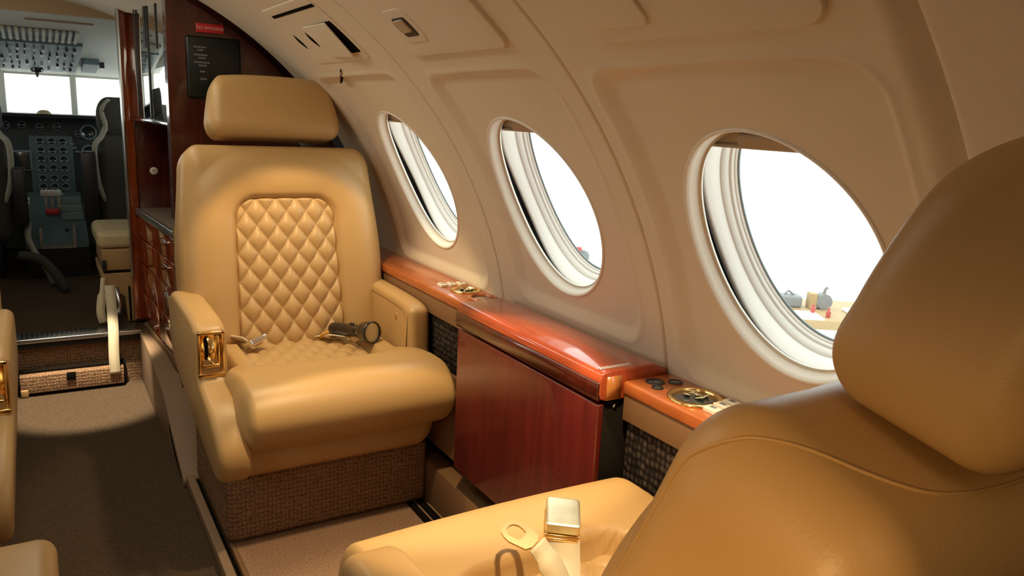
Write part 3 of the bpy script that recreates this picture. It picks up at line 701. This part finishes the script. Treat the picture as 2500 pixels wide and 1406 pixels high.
def bq():
    us = np.linspace(-0.166, 0.166, 150); vs = np.linspace(0.0, 0.442, 190)
    def fn(U, V):
        hw = 0.157 - 0.012 * V / 0.4
        sd = sd_rr(U * 0.152 / hw, V, -0.152, 0.152, -0.20, 0.435, 0.065)
        Y = 0.0325 + 0.0125 * quilt_h(U, V) * ssm(0.0, -0.014, sd) + 0.008 * np.cos(PI * U / 0.34) - 0.035 * ssm(-0.010, 0.006, sd)
        return np.stack([U, Y, V], -1)
    V, q = gridmesh(us, vs, fn); return V, q[:, ::-1]
GEO['quilted_panel'] = bq(), 'quilt'
def bpipe():
    pts = []
    for u, v in rrect(-0.152, 0.152, -0.2, 0.435, 0.065, 10):
        v2 = max(v, 0.01); pts.append((u * (0.157 - 0.012 * v2 / 0.4) / 0.152, 0.0405, v2))
    return tube(pts[:22], 0.0022, 6)
GEO['quilt_seam'] = bpipe(), 'seam'
GEO['headrest'] = rbox((0.186, 0.064, 0.092), (0.032, 0.036, 0.050), (24, 5, 8), 9, head_def), 'leather'
def arm(px0, px1, skirt=True):
    poly = chaikin([(-0.30, 0.552), (-0.1, 0.552), (0.065, 0.548), (0.108, 0.535), (0.114, 0.515), (0.118, 0.43), (0.122, 0.415)] + ([(0.16, 0.40), (0.235, 0.375), (0.298, 0.315), (0.305, 0.262), (0.270, 0.212), (0.22, 0.200)] if skirt else [(0.125, 0.36), (0.12, 0.25)]) + [(0.12, 0.215), (-0.03, 0.255), (-0.18, 0.30), (-0.30, 0.34), (-0.31, 0.45)], 2)
    return slab(poly, px0, px1, 0.019, lambda u, v, a: (a - np.sign(a) * 0.075 * max(0, 0.42 - v), u, v), 6)
GEO['arm_aisle'] = arm(0.238, 0.312), 'leather'
GEO['arm_wall'] = arm(-0.232, -0.292, False), 'leather'
ax0, ax1, az0, az1, ay = 0.2475, 0.3065, 0.418, 0.530, 0.1135
GEO['ashtray'] = join(bevbox(ax0, ax0 + 0.007, ay, ay + 0.009, az0, az1, 0.002), bevbox(ax1 - 0.007, ax1, ay, ay + 0.009, az0, az1, 0.002), bevbox(ax0, ax1, ay, ay + 0.009, az1 - 0.008, az1, 0.002), bevbox(ax0, ax1, ay, ay + 0.010, az0, az0 + 0.012, 0.003), box(ax0 + 0.005, ax1 - 0.005, ay, ay + 0.003, az0 + 0.005, az1 - 0.005), bevbox(ax0 + 0.009, ax0 + 0.018, ay + 0.002, ay + 0.008, az0 + 0.03, az1 - 0.01, 0.003)), 'gold'
GEO['ashtray_slot'] = slab([(0.289, 0.462), (0.293, 0.512), (0.287, 0.520), (0.283, 0.50), (0.284, 0.462)], ay + 0.0025, ay + 0.0042, 0.0003, lambda u, v, a: (u, a, v), 1), 'void'
GEO['ashtray_lip'] = join(bevbox(ax0 + 0.012, ax1 - 0.010, ay + 0.002, ay + 0.014, az0 + 0.026, az0 + 0.034, 0.002), tube([(0.285, ay + 0.008, az0 + 0.05), (0.275, ay + 0.012, az0 + 0.034), (0.268, ay + 0.011, az0 + 0.03)], 0.003)), 'gold'
GEO['arm_seam'] = tube(smooth_path([(-0.2318, -0.28, 0.529), (-0.2318, -0.1, 0.529), (-0.2318, 0.04, 0.525), (-0.2318, 0.075, 0.512), (-0.2318, 0.092, 0.48), (-0.2318, 0.098, 0.42)], 6), 0.0012, 6), 'seam'
GEO['arm_button'] = [rbox((0.003, 0.0055, 0.0105), (0.0025, 0.005, 0.006), (2, 3, 3), 4, lambda P: P + np.array([-0.2315, 0.02, 0.495])), 'gold'][0:2]
MESH = {}
def smesh(key, mirror):
    k = (key, mirror)
    if k not in MESH:
        (V, Fc), m = GEO[key]; V = np.array([tuple(p) for p in V], float); Fc = [tuple(int(i) for i in f) for f in Fc]
        if mirror: V = V * np.array([-1, 1, 1]); Fc = [f[::-1] for f in Fc]
        MESH[k] = mesh(key, V, Fc, m)
    return MESH[k]
def seat(label, x, y, z, facing, mirror, recline, hz=0.0, cdy=0.0, cdz=0.0, tray=True, tilt=0.0, hy=0.0, adz=0.0, hdz=0.0):
    """facing 'aft' or 'fwd'; mirror puts the ashtray arm on the other side"""
    t = thing('club_seat', label, 'seat', (x, y, z), (0, 0, PI if facing == 'aft' else 0), 'leather club seats')
    P = {}
    P['base'] = link('seat_base', smesh('base', mirror), t); P['base']['label'] = 'brown loop carpet plinth'
    P['shell'] = link('seat_shell', smesh('shell', mirror), t)
    P['cushion'] = link('seat_cushion', smesh('seat_cushion', mirror), t, (0, cdy, cdz))
    q = link('quilted_panel', smesh('seat_quilt', mirror), P['cushion']); q['label'] = 'diamond quilted seat panel'
    hinge = (0, -0.20, 0.37 + hz); rx = recline * D2R
    b = link('backrest', smesh('backrest', mirror), t, hinge, (rx, 0, 0)); P['back'] = b
    q = link('quilted_panel', smesh('quilted_panel', mirror), b); q['label'] = 'diamond quilted back panel'
    link('seam', smesh('quilt_seam', mirror), b)
    hp_ = Vector(hinge) + Matrix.Rotation(rx, 3, 'X') @ Vector((0, -0.030 + hy, 0.608 + hdz))
    P['head'] = link('headrest', smesh('headrest', mirror), t, hp_, (rx + tilt * D2R, 0, 0))
    a = link('armrest', smesh('arm_aisle', mirror), t, (0, 0, adz)); P['arm'] = a
    if tray:
        s = link('ashtray', smesh('ashtray', mirror), a); s['label'] = 'gold ashtray'
        link('ashtray_slot', smesh('ashtray_slot', mirror), a); link('ashtray_lip', smesh('ashtray_lip', mirror), a)
    a2 = link('armrest', smesh('arm_wall', mirror), t, (0, 0, adz))
    link('arm_seam', smesh('arm_seam', mirror), a2)
    bt = link('recline_button', smesh('arm_button', mirror), a2); bt['label'] = 'small gold button'
    return t, P
S1, P1 = seat('tan quilted club seat facing aft with a flashlight on its cushion', 0.592, 1.95, SIDE, 'aft', False, 12)
S2, P2 = seat('tan club seat in the near right foreground with an open seat belt on its cushion', 0.577, 0.672, SIDE - 0.01, 'fwd', True, 20.5, -0.014, 0.015, 0.022, False, -8.5, -0.010, 0.02, -0.014)
S3, P3 = seat('tan club seat across the aisle, gold ashtray at the left picture edge', -0.388, 1.88, SIDE, 'aft', True, 12)
S4, P4 = seat('tan club seat across the aisle, only its cushion corner in the bottom left', -0.325, 0.835, SIDE, 'fwd', False, 14, 0, 0, 0.0, False, 0, 0, 0.025)

# seat belts
b1 = obj('seat_belt', strap(smooth_path([(0.20, -0.20, 0.41), (0.17, -0.165, 0.422), (0.14, -0.125, 0.424)], 5), 0.044, 0.003, (0.3, 0.6, 0.5)), 'webbing', S1)
bk_ = obj('buckle', rbox((0.029, 0.022, 0.009), (0.006, 0.006, 0.005), (4, 4, 2), 3), 'chrome', b1, (0.124, -0.110, 0.426), (0.45, 0.2, 0.45))
b1b = obj('seat_belt', strap(smooth_path([(-0.06, -0.150, 0.41), (-0.09, -0.120, 0.418), (-0.125, -0.085, 0.418)], 5), 0.03, 0.003, (0.2, 1, 0.25)), 'webbing', S1)
obj('amber_piece', rbox((0.014, 0.010, 0.0015), (0.002, 0.002, 0.001), (3, 3, 2), 2), 'amber', b1b, (-0.072, -0.125, 0.420), (0.9, 0.2, 0.3))  # small amber piece beside the belt end
# near seat: S2 local = world - (0.590, 0.705, SIDE)
def n2(x, y, z): return (x - 0.577, y - 0.672, z - SIDE + 0.012)
wb = obj('seat_belt', strap([n2(*p) for p in smooth_path([(0.50, 0.50, -0.650), (0.535, 0.66, -0.648), (0.562, 0.72, -0.644), (0.585, 0.765, -0.634), (0.603, 0.793, -0.620), (0.614, 0.813, -0.592)], 6)], 0.046, 0.003, (0.80, -0.60, 0.0)), 'webbing', S2)
BR = (0.10, 0.05, -math.atan2(0.042, 0.061))
bz = obj('buckle', rbox((0.0255, 0.036, 0.0085), (0.005, 0.006, 0.003), (4, 5, 2), 4), 'goldworn', wb, n2(0.630, 0.84, -0.576), BR, label='worn gold buckle face')
obj('buckle_body', join(xf(bevbox(-0.0265, 0.0265, -0.0375, 0.030, -0.032, -0.009, 0.003), lambda p: p), bevbox(-0.024, 0.024, -0.0395, -0.036, -0.026, -0.021, 0.001), bevbox(-0.024, 0.024, -0.0395, -0.036, -0.018, -0.013, 0.001)), 'gold', wb, n2(0.630, 0.84, -0.576), BR)
wt = obj('seat_belt', strap([n2(*p) for p in smooth_path([(0.590, 0.690, -0.662), (0.584, 0.715, -0.660), (0.574, 0.738, -0.640), (0.560, 0.758, -0.600), (0.545, 0.780, -0.568)], 6)], [0.046] * 13 + [0.044] * 8 + [0.036] * 4, 0.003, (0.90, 0.42, 0.12)), 'webbing', S2)
def tongue():
    out = chaikin([(-0.015, -0.022), (0.015, -0.022), (0.019, -0.004), (0.021, 0.012), (0.012, 0.030), (-0.012, 0.030), (-0.021, 0.012), (-0.019, -0.004)], 1)
    inn = [(u * 0.58, 0.008 + v * 0.50) for u, v in out]
    h = 0.0015; n = len(out)
    return loft([[(u, v, h) for u, v in inn], [(u, v, h) for u, v in out], [(u, v, -h) for u, v in out], [(u, v, -h) for u, v in inn], [(u, v, h) for u, v in inn]], False, False)
obj('belt_tongue', tongue(), 'tonguegold', wt, n2(0.534, 0.803, -0.565), (0.25, -0.2, 0.42), smooth=False, label='worn gold belt tongue')
# stitched seam on the aisle side of the near backrest and headrest
from mathutils.bvhtree import BVHTree
bme = MESH[('backrest', True)]; bvh = BVHTree.FromPolygons([v.co.copy() for v in bme.vertices], [tuple(p.vertices) for p in bme.polygons])
raw = [(-0.272, 0.036, 0.10), (-0.268, 0.036, 0.35), (-0.262, 0.033, 0.46), (-0.2559, 0.027, 0.5251), (-0.2541, 0.024, 0.5377), (-0.2515, 0.0158, 0.552), (-0.247, 0.0083, 0.5623), (-0.2405, -0.0011, 0.5706), (-0.2291, -0.0185, 0.5776), (-0.2102, -0.0454, 0.58), (-0.1855, -0.0678, 0.58), (-0.1585, -0.0763, 0.5791), (-0.1296, -0.0796, 0.5783), (-0.0996, -0.0806, 0.578), (-0.04, -0.081, 0.578)]
obj('seam', tube([bvh.find_nearest(p)[0] for p in smooth_path(raw, 8)], 0.0014, 6), 'leather', P2['back'])

# ------------------------------------------------------------------ flashlight on the facing seat
fl = thing('flashlight', 'black flashlight lying on the quilted cushion of the facing seat', 'flashlight', (0.728, 2.02, -0.610))
fl.rotation_euler = (0, 0, 0)
dv = Vector((0.056, -0.155, 0.024)).normalized(); fl.scale = (1.14, 1.14, 1.05); fl.rotation_mode = 'QUATERNION'; fl.rotation_quaternion = dv.to_track_quat('Z', 'Y')
obj('body', lathe([(0.011, -0.085), (0.0155, -0.083), (0.0165, -0.078), (0.0165, -0.05), (0.0158, -0.048), (0.0158, 0.02), (0.0165, 0.022), (0.0165, 0.030), (0.001, 0.030)], 32), 'flash', fl)
hd = obj('head', lathe([(0.0165, 0.028), (0.019, 0.036), (0.0245, 0.050), (0.0262, 0.056), (0.0262, 0.074), (0.0272, 0.076), (0.0272, 0.083), (0.0235, 0.084), (0.0235, 0.078), (0.014, 0.062), (0.004, 0.055)], 40), 'flash', fl)
obj('reflector', lathe([(0.0232, 0.0805), (0.018, 0.070), (0.010, 0.060), (0.004, 0.056), (0.0005, 0.056)], 24), 'chrome', hd, smooth=False)
obj('lens', lathe([(0.0233, 0.0812), (0.0233, 0.0826), (0.0005, 0.0826)], 32), 'lens', hd)
obj('switch', rbox((0.004, 0.007, 0.003), (0.002, 0.003, 0.002), (2, 3, 2), 3), 'black', fl, (0, 0.0165, 0.0), (PI / 2, 0, 0))

# ------------------------------------------------------------------ cockpit
def slope(Y): return 0.305 - 0.113 * (Y - 3.62)
ck = struct('ceiling_cockpit', join(loft([[(-0.9, y, slope(y)), (1.0, y, slope(y)), (1.0, y, slope(y) + 0.05), (-0.9, y, slope(y) + 0.05)] for y in (3.62, 5.32)])), 'cockpit', False, 'grey white sloping cockpit ceiling')
arcp = [(XC + 1.028 * math.cos(t * D2R), ZC + 1.028 * math.sin(t * D2R)) for t in np.linspace(50, 130, 40)]
hp = [p for p in arcp if p[1] > 0.302]; hp = [(x, z) for x, z in hp]
struct('trim_5', slab(hp, 3.585, 3.63, 0.004, lambda u, v, a: (u, a, v)), 'header', False, 'brown arched header over the cockpit doorway')
struct('wall_cockpit_right', join(box(0.62, 0.66, 3.33, 5.32, CREW, -0.14), box(0.62, 0.66, 3.33, 4.0, -0.14, 0.33), box(0.62, 0.66, 4.0, 5.32, 0.15, 0.33), box(0.345, 0.66, 3.60, 3.63, CREW, 0.33)), 'cockpit', label='cockpit side wall')
struct('wall_cockpit_left', join(box(-0.60, -0.56, 3.33, 5.32, CREW, -0.14), box(-0.60, -0.56, 3.33, 4.0, -0.14, 0.33), box(-0.60, -0.56, 4.0, 5.32, 0.15, 0.33), box(-1.0, -0.40, 3.60, 3.63, CREW, 0.33)), 'cockpit', label='cockpit side wall on the left')
struct('wall_entry_left', box(-0.80, -0.76, 2.52, 3.62, FLOOR, 0.4), 'wall', label='entry side wall')
struct('bulkhead_left', box(-1.05, -0.28, 2.60, 2.66, FLOOR, 0.36), 'mahogany', label='left bulkhead')
ws = struct('window_4', label='cockpit windshield with pale posts')
obj('windshield_frame', join(box(-0.60, 0.66, 5.28, 5.34, 0.108, 0.20), box(-0.60, 0.66, 5.28, 5.34, -0.9, -0.12)), 'cockpit', ws, smooth=False)
for x0, x1 in ((0.190, 0.222), (-0.175, -0.128), (-0.60, -0.50), (0.60, 0.66)):
    obj('post', bevbox(x0, x1, 5.27, 5.33, -0.13, 0.12, 0.006), 'cockpit', ws)
for x0, x1 in ((0.222, 0.60), (-0.128, 0.190), (-0.50, -0.175)):
    obj('pane', box(x0, x1, 5.30, 5.304, -0.12, 0.11), 'glass', ws, smooth=False)
# louvre vent, overhead panel and small boxes on the ceiling
vg = thing('vent_grille', 'white louvred air vent in the cockpit ceiling', 'vent', (0.0, 4.04, slope(4.04)))
world_part('vent_frame', bevbox(-0.30, 0.20, 3.90, 4.17, slope(4.17) - 0.002, slope(3.9) + 0.004, 0.002), 'cockpit', vg) if False else None
def onslope(x0, x1, y0, y1, d0, d1): return xf(box(x0, x1, y0, y1, 0, 1), lambda p: (p[0], p[1], slope(p[1]) - (d0 if p[2] == 0 else d1)))
world_part('vent_opening', onslope(-0.30, 0.19, 3.93, 4.155, 0.004, -0.002), 'paneldark', vg, False)
for k in range(20):
    x = -0.29 + k * 0.0245
    world_part('slat', onslope(x, x + 0.0125, 3.925, 4.16, 0.014, 0.002), 'cockpit', vg, False)
op = thing('switch_console', 'blue grey overhead switch panel above the windshield', 'switch panel', (0.0, 4.6, slope(4.6)))
world_part('panel_face', onslope(-0.36, 0.215, 4.20, 5.05, 0.016, -0.001), 'panelgrey', op, False)
for r in range(5):
    for c in range(11):
        if random.random() < 0.78:
            x = -0.15 + c * 0.033 + random.uniform(-0.004, 0.004); y = 4.27 + r * 0.16 + random.uniform(-0.02, 0.02)
            w_ = random.choice((0.006, 0.008, 0.012)); world_part('switch', onslope(x, x + w_, y, y + random.choice((0.04, 0.06)), 0.030, 0.015), random.choice(('black', 'black', 'paneldark', 'ring')), op, False)
cb = thing('ceiling_control_box', 'small grey control box on the cockpit ceiling beside the switch panel', 'control box', (0.27, 4.75, slope(4.75)))
world_part('box_body', onslope(0.235, 0.305, 4.62, 4.92, 0.030, -0.001), 'panelgrey', cb, False)
world_part('box_knob', onslope(0.315, 0.335, 4.72, 4.78, 0.03, -0.001), 'black', cb, False)
co = thing('standby_compass', 'small dark compass hanging at the top of the windshield', 'compass', (0.03, 5.0, 0.135))
obj('compass_body', rbox((0.03, 0.02, 0.018), (0.01, 0.01, 0.01), (3, 3, 3), 4), 'black', co)
obj('compass_stem', lathe([(0.012, -0.012), (0.006, -0.04), (0.001, -0.045)], 16), 'paneldark', co)
sl = thing('ceiling_slot', 'long dark slot at the front edge of the cockpit ceiling', 'slot', (0.1, 3.74, slope(3.74)))
world_part('slot_strip', onslope(-0.005, 0.235, 3.73, 3.755, 0.003, -0.001), 'band', sl, False)
# instrument panel
ip = thing('instrument_panel', 'dark cockpit instrument panel with round gauges under the windshield', 'instrument panel', (0.05, 4.95, -0.35))
world_part('panel_board', bevbox(-0.55, 0.61, 4.94, 4.98, -0.64, -0.10, 0.004), 'paneldark', ip)
world_part('glareshield', slab(chaikin([(4.74, -0.112), (4.76, -0.096), (5.27, -0.10), (5.27, -0.13), (4.76, -0.125)], 1), -0.55, 0.61, 0.004, lambda u, v, a: (a, u, v)), 'black', ip)
world_part('centre_board', bevbox(-0.035, 0.17, 4.925, 4.942, -0.62, -0.215, 0.003), 'panelgrey', ip)
world_part('screen_frame', bevbox(-0.150, -0.026, 4.918, 4.94, -0.405, -0.295, 0.004), 'ring', ip)
world_part('radar_screen', bevbox(-0.140, -0.036, 4.912, 4.92, -0.396, -0.304, 0.002), 'gauge', ip, label='black radar screen')
gm = mesh('gauge', *lathe([(0.021, 0.01), (0.021, -0.008), (0.0175, -0.009), (0.0165, -0.003), (0.001, -0.003)], 20, 'y'), 'ring')
gm.materials.append(M['gauge'])
for p in gm.polygons:
    if all(math.hypot(gm.vertices[i].co.x, gm.vertices[i].co.z) < 0.0172 for i in p.vertices): p.material_index = 1
def gauge(x, z, s=1.0):
    o = link('gauge', gm, ip, (x - 0.05, 4.925 - 4.95, z + 0.35)); o.scale = (s, 1, s)
for z in (-0.245, -0.294, -0.342, -0.390, -0.445, -0.49):
    for x in (0.016, 0.070, 0.122): gauge(x, z)
for x in (-0.22, -0.33, -0.44):
    for z in (-0.19, -0.30): gauge(x, z, 2.0)
for x in (0.25, 0.36, 0.47):
    for z in (-0.19, -0.30): gauge(x, z, 2.0)
for k, (x, z) in enumerate(((-0.13, -0.165), (-0.06, -0.16), (0.02, -0.17), (0.10, -0.165), (0.2, -0.2))): gauge(x, z, 0.9)
for k in range(3): world_part('annunciator', box(0.155 + 0.012 * k, 0.175 + 0.012 * k, 4.92, 4.93, -0.262 - 0.02 * k, -0.252 - 0.02 * k), 'ring', ip, False)
dm = thing('glareshield_dome', 'pale yellow dome on top of the dark glareshield', 'dome lamp', (0.045, 4.8, -0.098))  # small plain dome on the glareshield
obj('dome', lathe([(0.034, 0.0), (0.032, 0.008), (0.02, 0.018), (0.001, 0.021)], 24), 'olive', dm)
# centre pedestal with throttles
pd = thing('centre_pedestal', 'blue grey centre pedestal with white and red throttle knobs', 'control pedestal', (0.06, 4.6, CREW))
world_part('pedestal_body', loft([[(-0.08, y, z), (0.19, y, z), (0.19, y, CREW), (-0.08, y, CREW)] for y, z in ((4.92, -0.52), (4.75, -0.56), (4.55, -0.62), (4.36, -0.705))], True, True), 'panelgrey', pd, False)
world_part('rear_face', box(-0.081, 0.191, 4.345, 4.3605, CREW, -0.735), 'black', pd, False)
world_part('rear_frame', join(box(-0.02, 0.135, 4.34, 4.36, -0.735, -0.722), box(-0.02, -0.008, 4.34, 4.52, -0.722, -0.632), box(0.123, 0.135, 4.34, 4.52, -0.722, -0.632)), 'alu', pd, False)
lv = world_part('throttle_lever', join(*[tube([(0.02 + 0.028 * k, 4.62, -0.60), (0.02 + 0.028 * k, 4.56, -0.545), (0.02 + 0.028 * k, 4.54, -0.485)], 0.006) for k in range(3)]), 'button', pd)
k1 = world_part('throttle_knob', bevbox(-0.002, 0.090, 4.52, 4.56, -0.500, -0.468, 0.008), 'white', pd, label='white throttle handle')
k2 = world_part('mixture_knob', bevbox(0.015, 0.075, 4.50, 4.54, -0.590, -0.562, 0.008), 'redknob', pd, label='red lever knobs')
world_part('radio_stack', join(*[box(0.085, 0.18, 4.72 - 0.09 * k, 4.79 - 0.09 * k, -0.56 - 0.03 * k, -0.53 - 0.03 * k) for k in range(3)]), 'ring', pd, False)
for k in range(9):
    world_part('radio_knob', lathe([(0.008, 0), (0.008, 0.018), (0.001, 0.02)], 12, 'z', (random.choice((-0.06, -0.045, 0.10, 0.14, 0.165)), 4.45 + 0.05 * k, slope(0) * 0 - 0.70 + 0.0009 * 0 + 0.37 * (0.09 + 0.05 * k) * 0.9)), random.choice(('button', 'ring', 'black')), pd)
# pilot seats
def pseat(label, x0, x1, side):
    t = thing('pilot_seat', label, 'pilot seat', ((x0 + x1) / 2, 4.35, CREW)); xc = (x0 + x1) / 2; hw = (x1 - x0) / 2
    world_part('backrest', rbox((hw, 0.06, 0.26), (0.05, 0.05, 0.09), (6, 4, 8), 5, lambda P: np.stack([xc + P[:, 0], 4.35 + P[:, 1] + 0.1 * P[:, 2], -0.43 + P[:, 2]], -1)), 'darkseat', t)
    world_part('headrest', rbox((hw * 0.92, 0.05, 0.105), (0.06, 0.045, 0.09), (5, 4, 4), 6, lambda P: np.stack([xc + P[:, 0], 4.38 + P[:, 1], -0.10 + P[:, 2]], -1)), 'darkseat', t)
    sgn = -1 if side == 'left' else 1
    ex = x0 if side == 'left' else x1
    world_part('sheepskin_cover', tube(smooth_path([(ex - sgn * 0.075, 4.36, -0.01), (ex - sgn * 0.04, 4.345, -0.06), (ex - sgn * 0.052, 4.34, -0.13), (ex - sgn * 0.03, 4.33, -0.185), (ex + sgn * 0.005, 4.30, -0.24), (ex + sgn * 0.0, 4.30, -0.40), (ex - sgn * 0.03, 4.30, -0.50)], 5), 0.013, 10), 'fleece', t)
    world_part('seat_cushion', rbox((hw, 0.23, 0.07), (0.05, 0.06, 0.05), (5, 5, 3), 4, lambda P: P + np.array([xc, 4.55, -0.63])), 'darkseat', t)
    world_part('pedestal', bevbox(xc - 0.12, xc + 0.12, 4.4, 4.7, CREW, -0.69, 0.01), 'black', t)
    a0, a1 = (ex - 0.068, ex - 0.006) if side == 'left' else (ex + 0.006, ex + 0.06)
    world_part('armrest', bevbox(a0, a1, 4.22, 4.34, -0.60, -0.255 if side == 'left' else -0.335, 0.008), 'black', t)
    return t
pseat('dark right pilot seat with grey sheepskin edges beside the galley post', 0.245, 0.60, 'left')
lp = pseat('dark left pilot seat with grey sheepskin edge at the left picture edge', -0.47, -0.115, 'right')
world_part('lap_belt', strap(smooth_path([(-0.06, 4.3, -0.60), (-0.065, 4.24, -0.66), (-0.045, 4.2, -0.72), (-0.01, 4.15, -0.78), (0.02, 4.12, -0.865)], 5), 0.03, 0.004, (0.7, -0.7, 0.0)), 'fleece', lp)
world_part('lap_belt', tube(smooth_path([(-0.10, 4.1, -0.72), (-0.02, 4.05, -0.735), (0.03, 4.0, -0.79), (0.07, 3.98, -0.868)], 5), 0.022, 8), 'darkseat', lp)
# jump seat
js = thing('jump_seat', 'beige padded jump seat box with hanging belts beside the galley post', 'jump seat', (0.24, 3.52, CREW))
world_part('seat_pad', rbox((0.078, 0.19, 0.035), (0.025, 0.03, 0.024), (5, 6, 2), 5, lambda P: P + np.array([0.252, 3.54, -0.545])), 'olive', js)
world_part('upper_box', bevbox(0.188, 0.325, 3.352, 3.73, -0.665, -0.580, 0.006), 'tanbox', js)
world_part('box_gap', box(0.190, 0.325, 3.356, 3.73, -0.674, -0.664), 'void', js, False)
world_part('lower_box', slab([(0.182, -0.675), (0.325, -0.675), (0.325, CREW + 0.004), (0.265, CREW + 0.004), (0.258, -0.77), (0.215, -0.745), (0.184, -0.715)], 3.345, 3.73, 0.005, lambda u, v, a: (u, a, v)), 'tanbox', js)
world_part('side_slot', box(0.272, 0.279, 3.338, 3.346, -0.87, -0.73), 'void', js, False)
world_part('hinge_block', bevbox(0.186, 0.20, 3.335, 3.352, -0.665, -0.62, 0.002), 'black', js)
world_part('hanging_belt', strap(smooth_path([(0.185, 3.345, -0.69), (0.176, 3.335, -0.76), (0.168, 3.325, -0.82), (0.176, 3.33, -0.868)], 5), [0.016] * 5 + [0.03] * 11, 0.008, (1, 0, 0)), 'webbing', js)
world_part('hanging_belt', strap(smooth_path([(0.205, 3.335, -0.72), (0.203, 3.25, -0.80), (0.20, 3.195, -0.86), (0.195, 3.17, -0.96), (0.196, 3.165, -1.03)], 5), 0.036, 0.004, (1, 0, 0)), 'webbing', js)
world_part('belt_clip', strap([(0.226, 3.33, -0.73), (0.24, 3.325, -0.80), (0.232, 3.32, -0.84)], 0.02, 0.004, (1, 0.2, 0)), 'alu', js)

# ------------------------------------------------------------------ the hangar outside
struct('floor_hangar', box(-20, 40, -20, 40, -2.45, -2.40), 'hangarfloor', label='pale hangar floor outside the windows')
wbn = thing('workbench', 'pale wooden workbench outside the aft window', 'workbench', (5.9, 4.25, -2.43), (0, 0, math.atan2(-0.24, 0.36)))
obj('bench_top', bevbox(-0.6, 1.6, 0.0, 0.9, 0.70, 0.785, 0.01), 'benchtop', wbn)
for x in (-0.5, 1.5):
    for y in (0.08, 0.82): obj('leg', box(x - 0.04, x + 0.04, y - 0.04, y + 0.04, 0, 0.70), 'greybox', wbn, smooth=False)
def bench_item(name, label, cat, x, y, parts, group=None):
    t = thing(name, label, cat, (0, 0, 0), (0, 0, math.atan2(-0.24, 0.36)), group); ca = math.cos(t.rotation_euler.z); sa = math.sin(t.rotation_euler.z)
    t.location = (5.9 + ca * x - sa * y, 4.25 + sa * x + ca * y, -2.43 + 0.785)
    for nm, g, m in parts: obj(nm, g, m, t, smooth=False)
bench_item('paper_sheet', 'white papers at the near edge of the bench outside', 'paper', -0.14, 0.17, [('sheet', box(-0.22, 0.2, -0.16, 0.14, 0.0, 0.012), 'paper')])
bench_item('supply_box', 'grey tangle of equipment on the bench outside, left of the carton', 'equipment', -0.10, 0.55, [('case', bevbox(-0.11, 0.10, -0.08, 0.08, 0, 0.11, 0.02), 'greybox'), ('handle', tube([(-0.06, 0, 0.10), (-0.02, 0, 0.15), (0.05, 0, 0.10)], 0.012), 'greybox')])
bench_item('carton', 'tan carton and round grey machine on the bench outside', 'carton', 0.13, 0.50, [('carton_box', bevbox(-0.07, 0.0, -0.05, 0.06, 0, 0.15, 0.005), 'benchtop'), ('drum', lathe([(0.075, -0.05), (0.075, 0.05), (0.03, 0.055), (0.001, 0.055)], 20, 'y', (0.07, 0, 0.075)), 'greybox'), ('spout', tube([(0.07, 0, 0.13), (0.08, 0, 0.19), (0.10, 0, 0.21)], 0.015), 'greybox')])
for k, (x, y) in enumerate(((0.03, 0.26), (0.13, 0.14))):
    bench_item('red_bottle', ('red bottle on the bench outside, further back', 'red bottle on the bench outside, nearer the edge')[k], 'bottle', x, y, [('bottle_body', lathe([(0.021, 0), (0.021, 0.055), (0.010, 0.066), (0.009, 0.078), (0.001, 0.078)], 16), 'redbottle'), ('cap', lathe([(0.011, 0.078), (0.011, 0.090), (0.001, 0.091)], 12), 'redbottle')])
bench_item('tray', 'white tray with grey tools at the right end of the bench outside', 'tray', 0.50, 0.36, [('tray_base', bevbox(-0.12, 0.2, -0.14, 0.12, 0, 0.03, 0.01), 'paper'), ('tool', tube([(-0.06, -0.06, 0.05), (0.02, 0.04, 0.06), (0.1, -0.03, 0.05)], 0.02), 'greybox')])
gc = thing('hose_reel', 'small wheel with a red cap outside the middle window', 'hose reel', (6.0, 7.95, -2.40))
gc.rotation_euler = (0, 0, 0.9)
obj('reel_ring', lathe([(0.075, -0.015), (0.09, -0.015), (0.09, 0.015), (0.075, 0.015), (0.075, -0.015)], 28, 'x', (0, 0, 0.68)), 'palegrey', gc)
obj('reel_post', box(-0.02, 0.02, -0.02, 0.02, 0, 0.6), 'paper', gc, smooth=False)
obj('reel_cap', bevbox(-0.03, 0.03, 0.02, 0.10, 0.74, 0.80, 0.01), 'redbottle', gc)
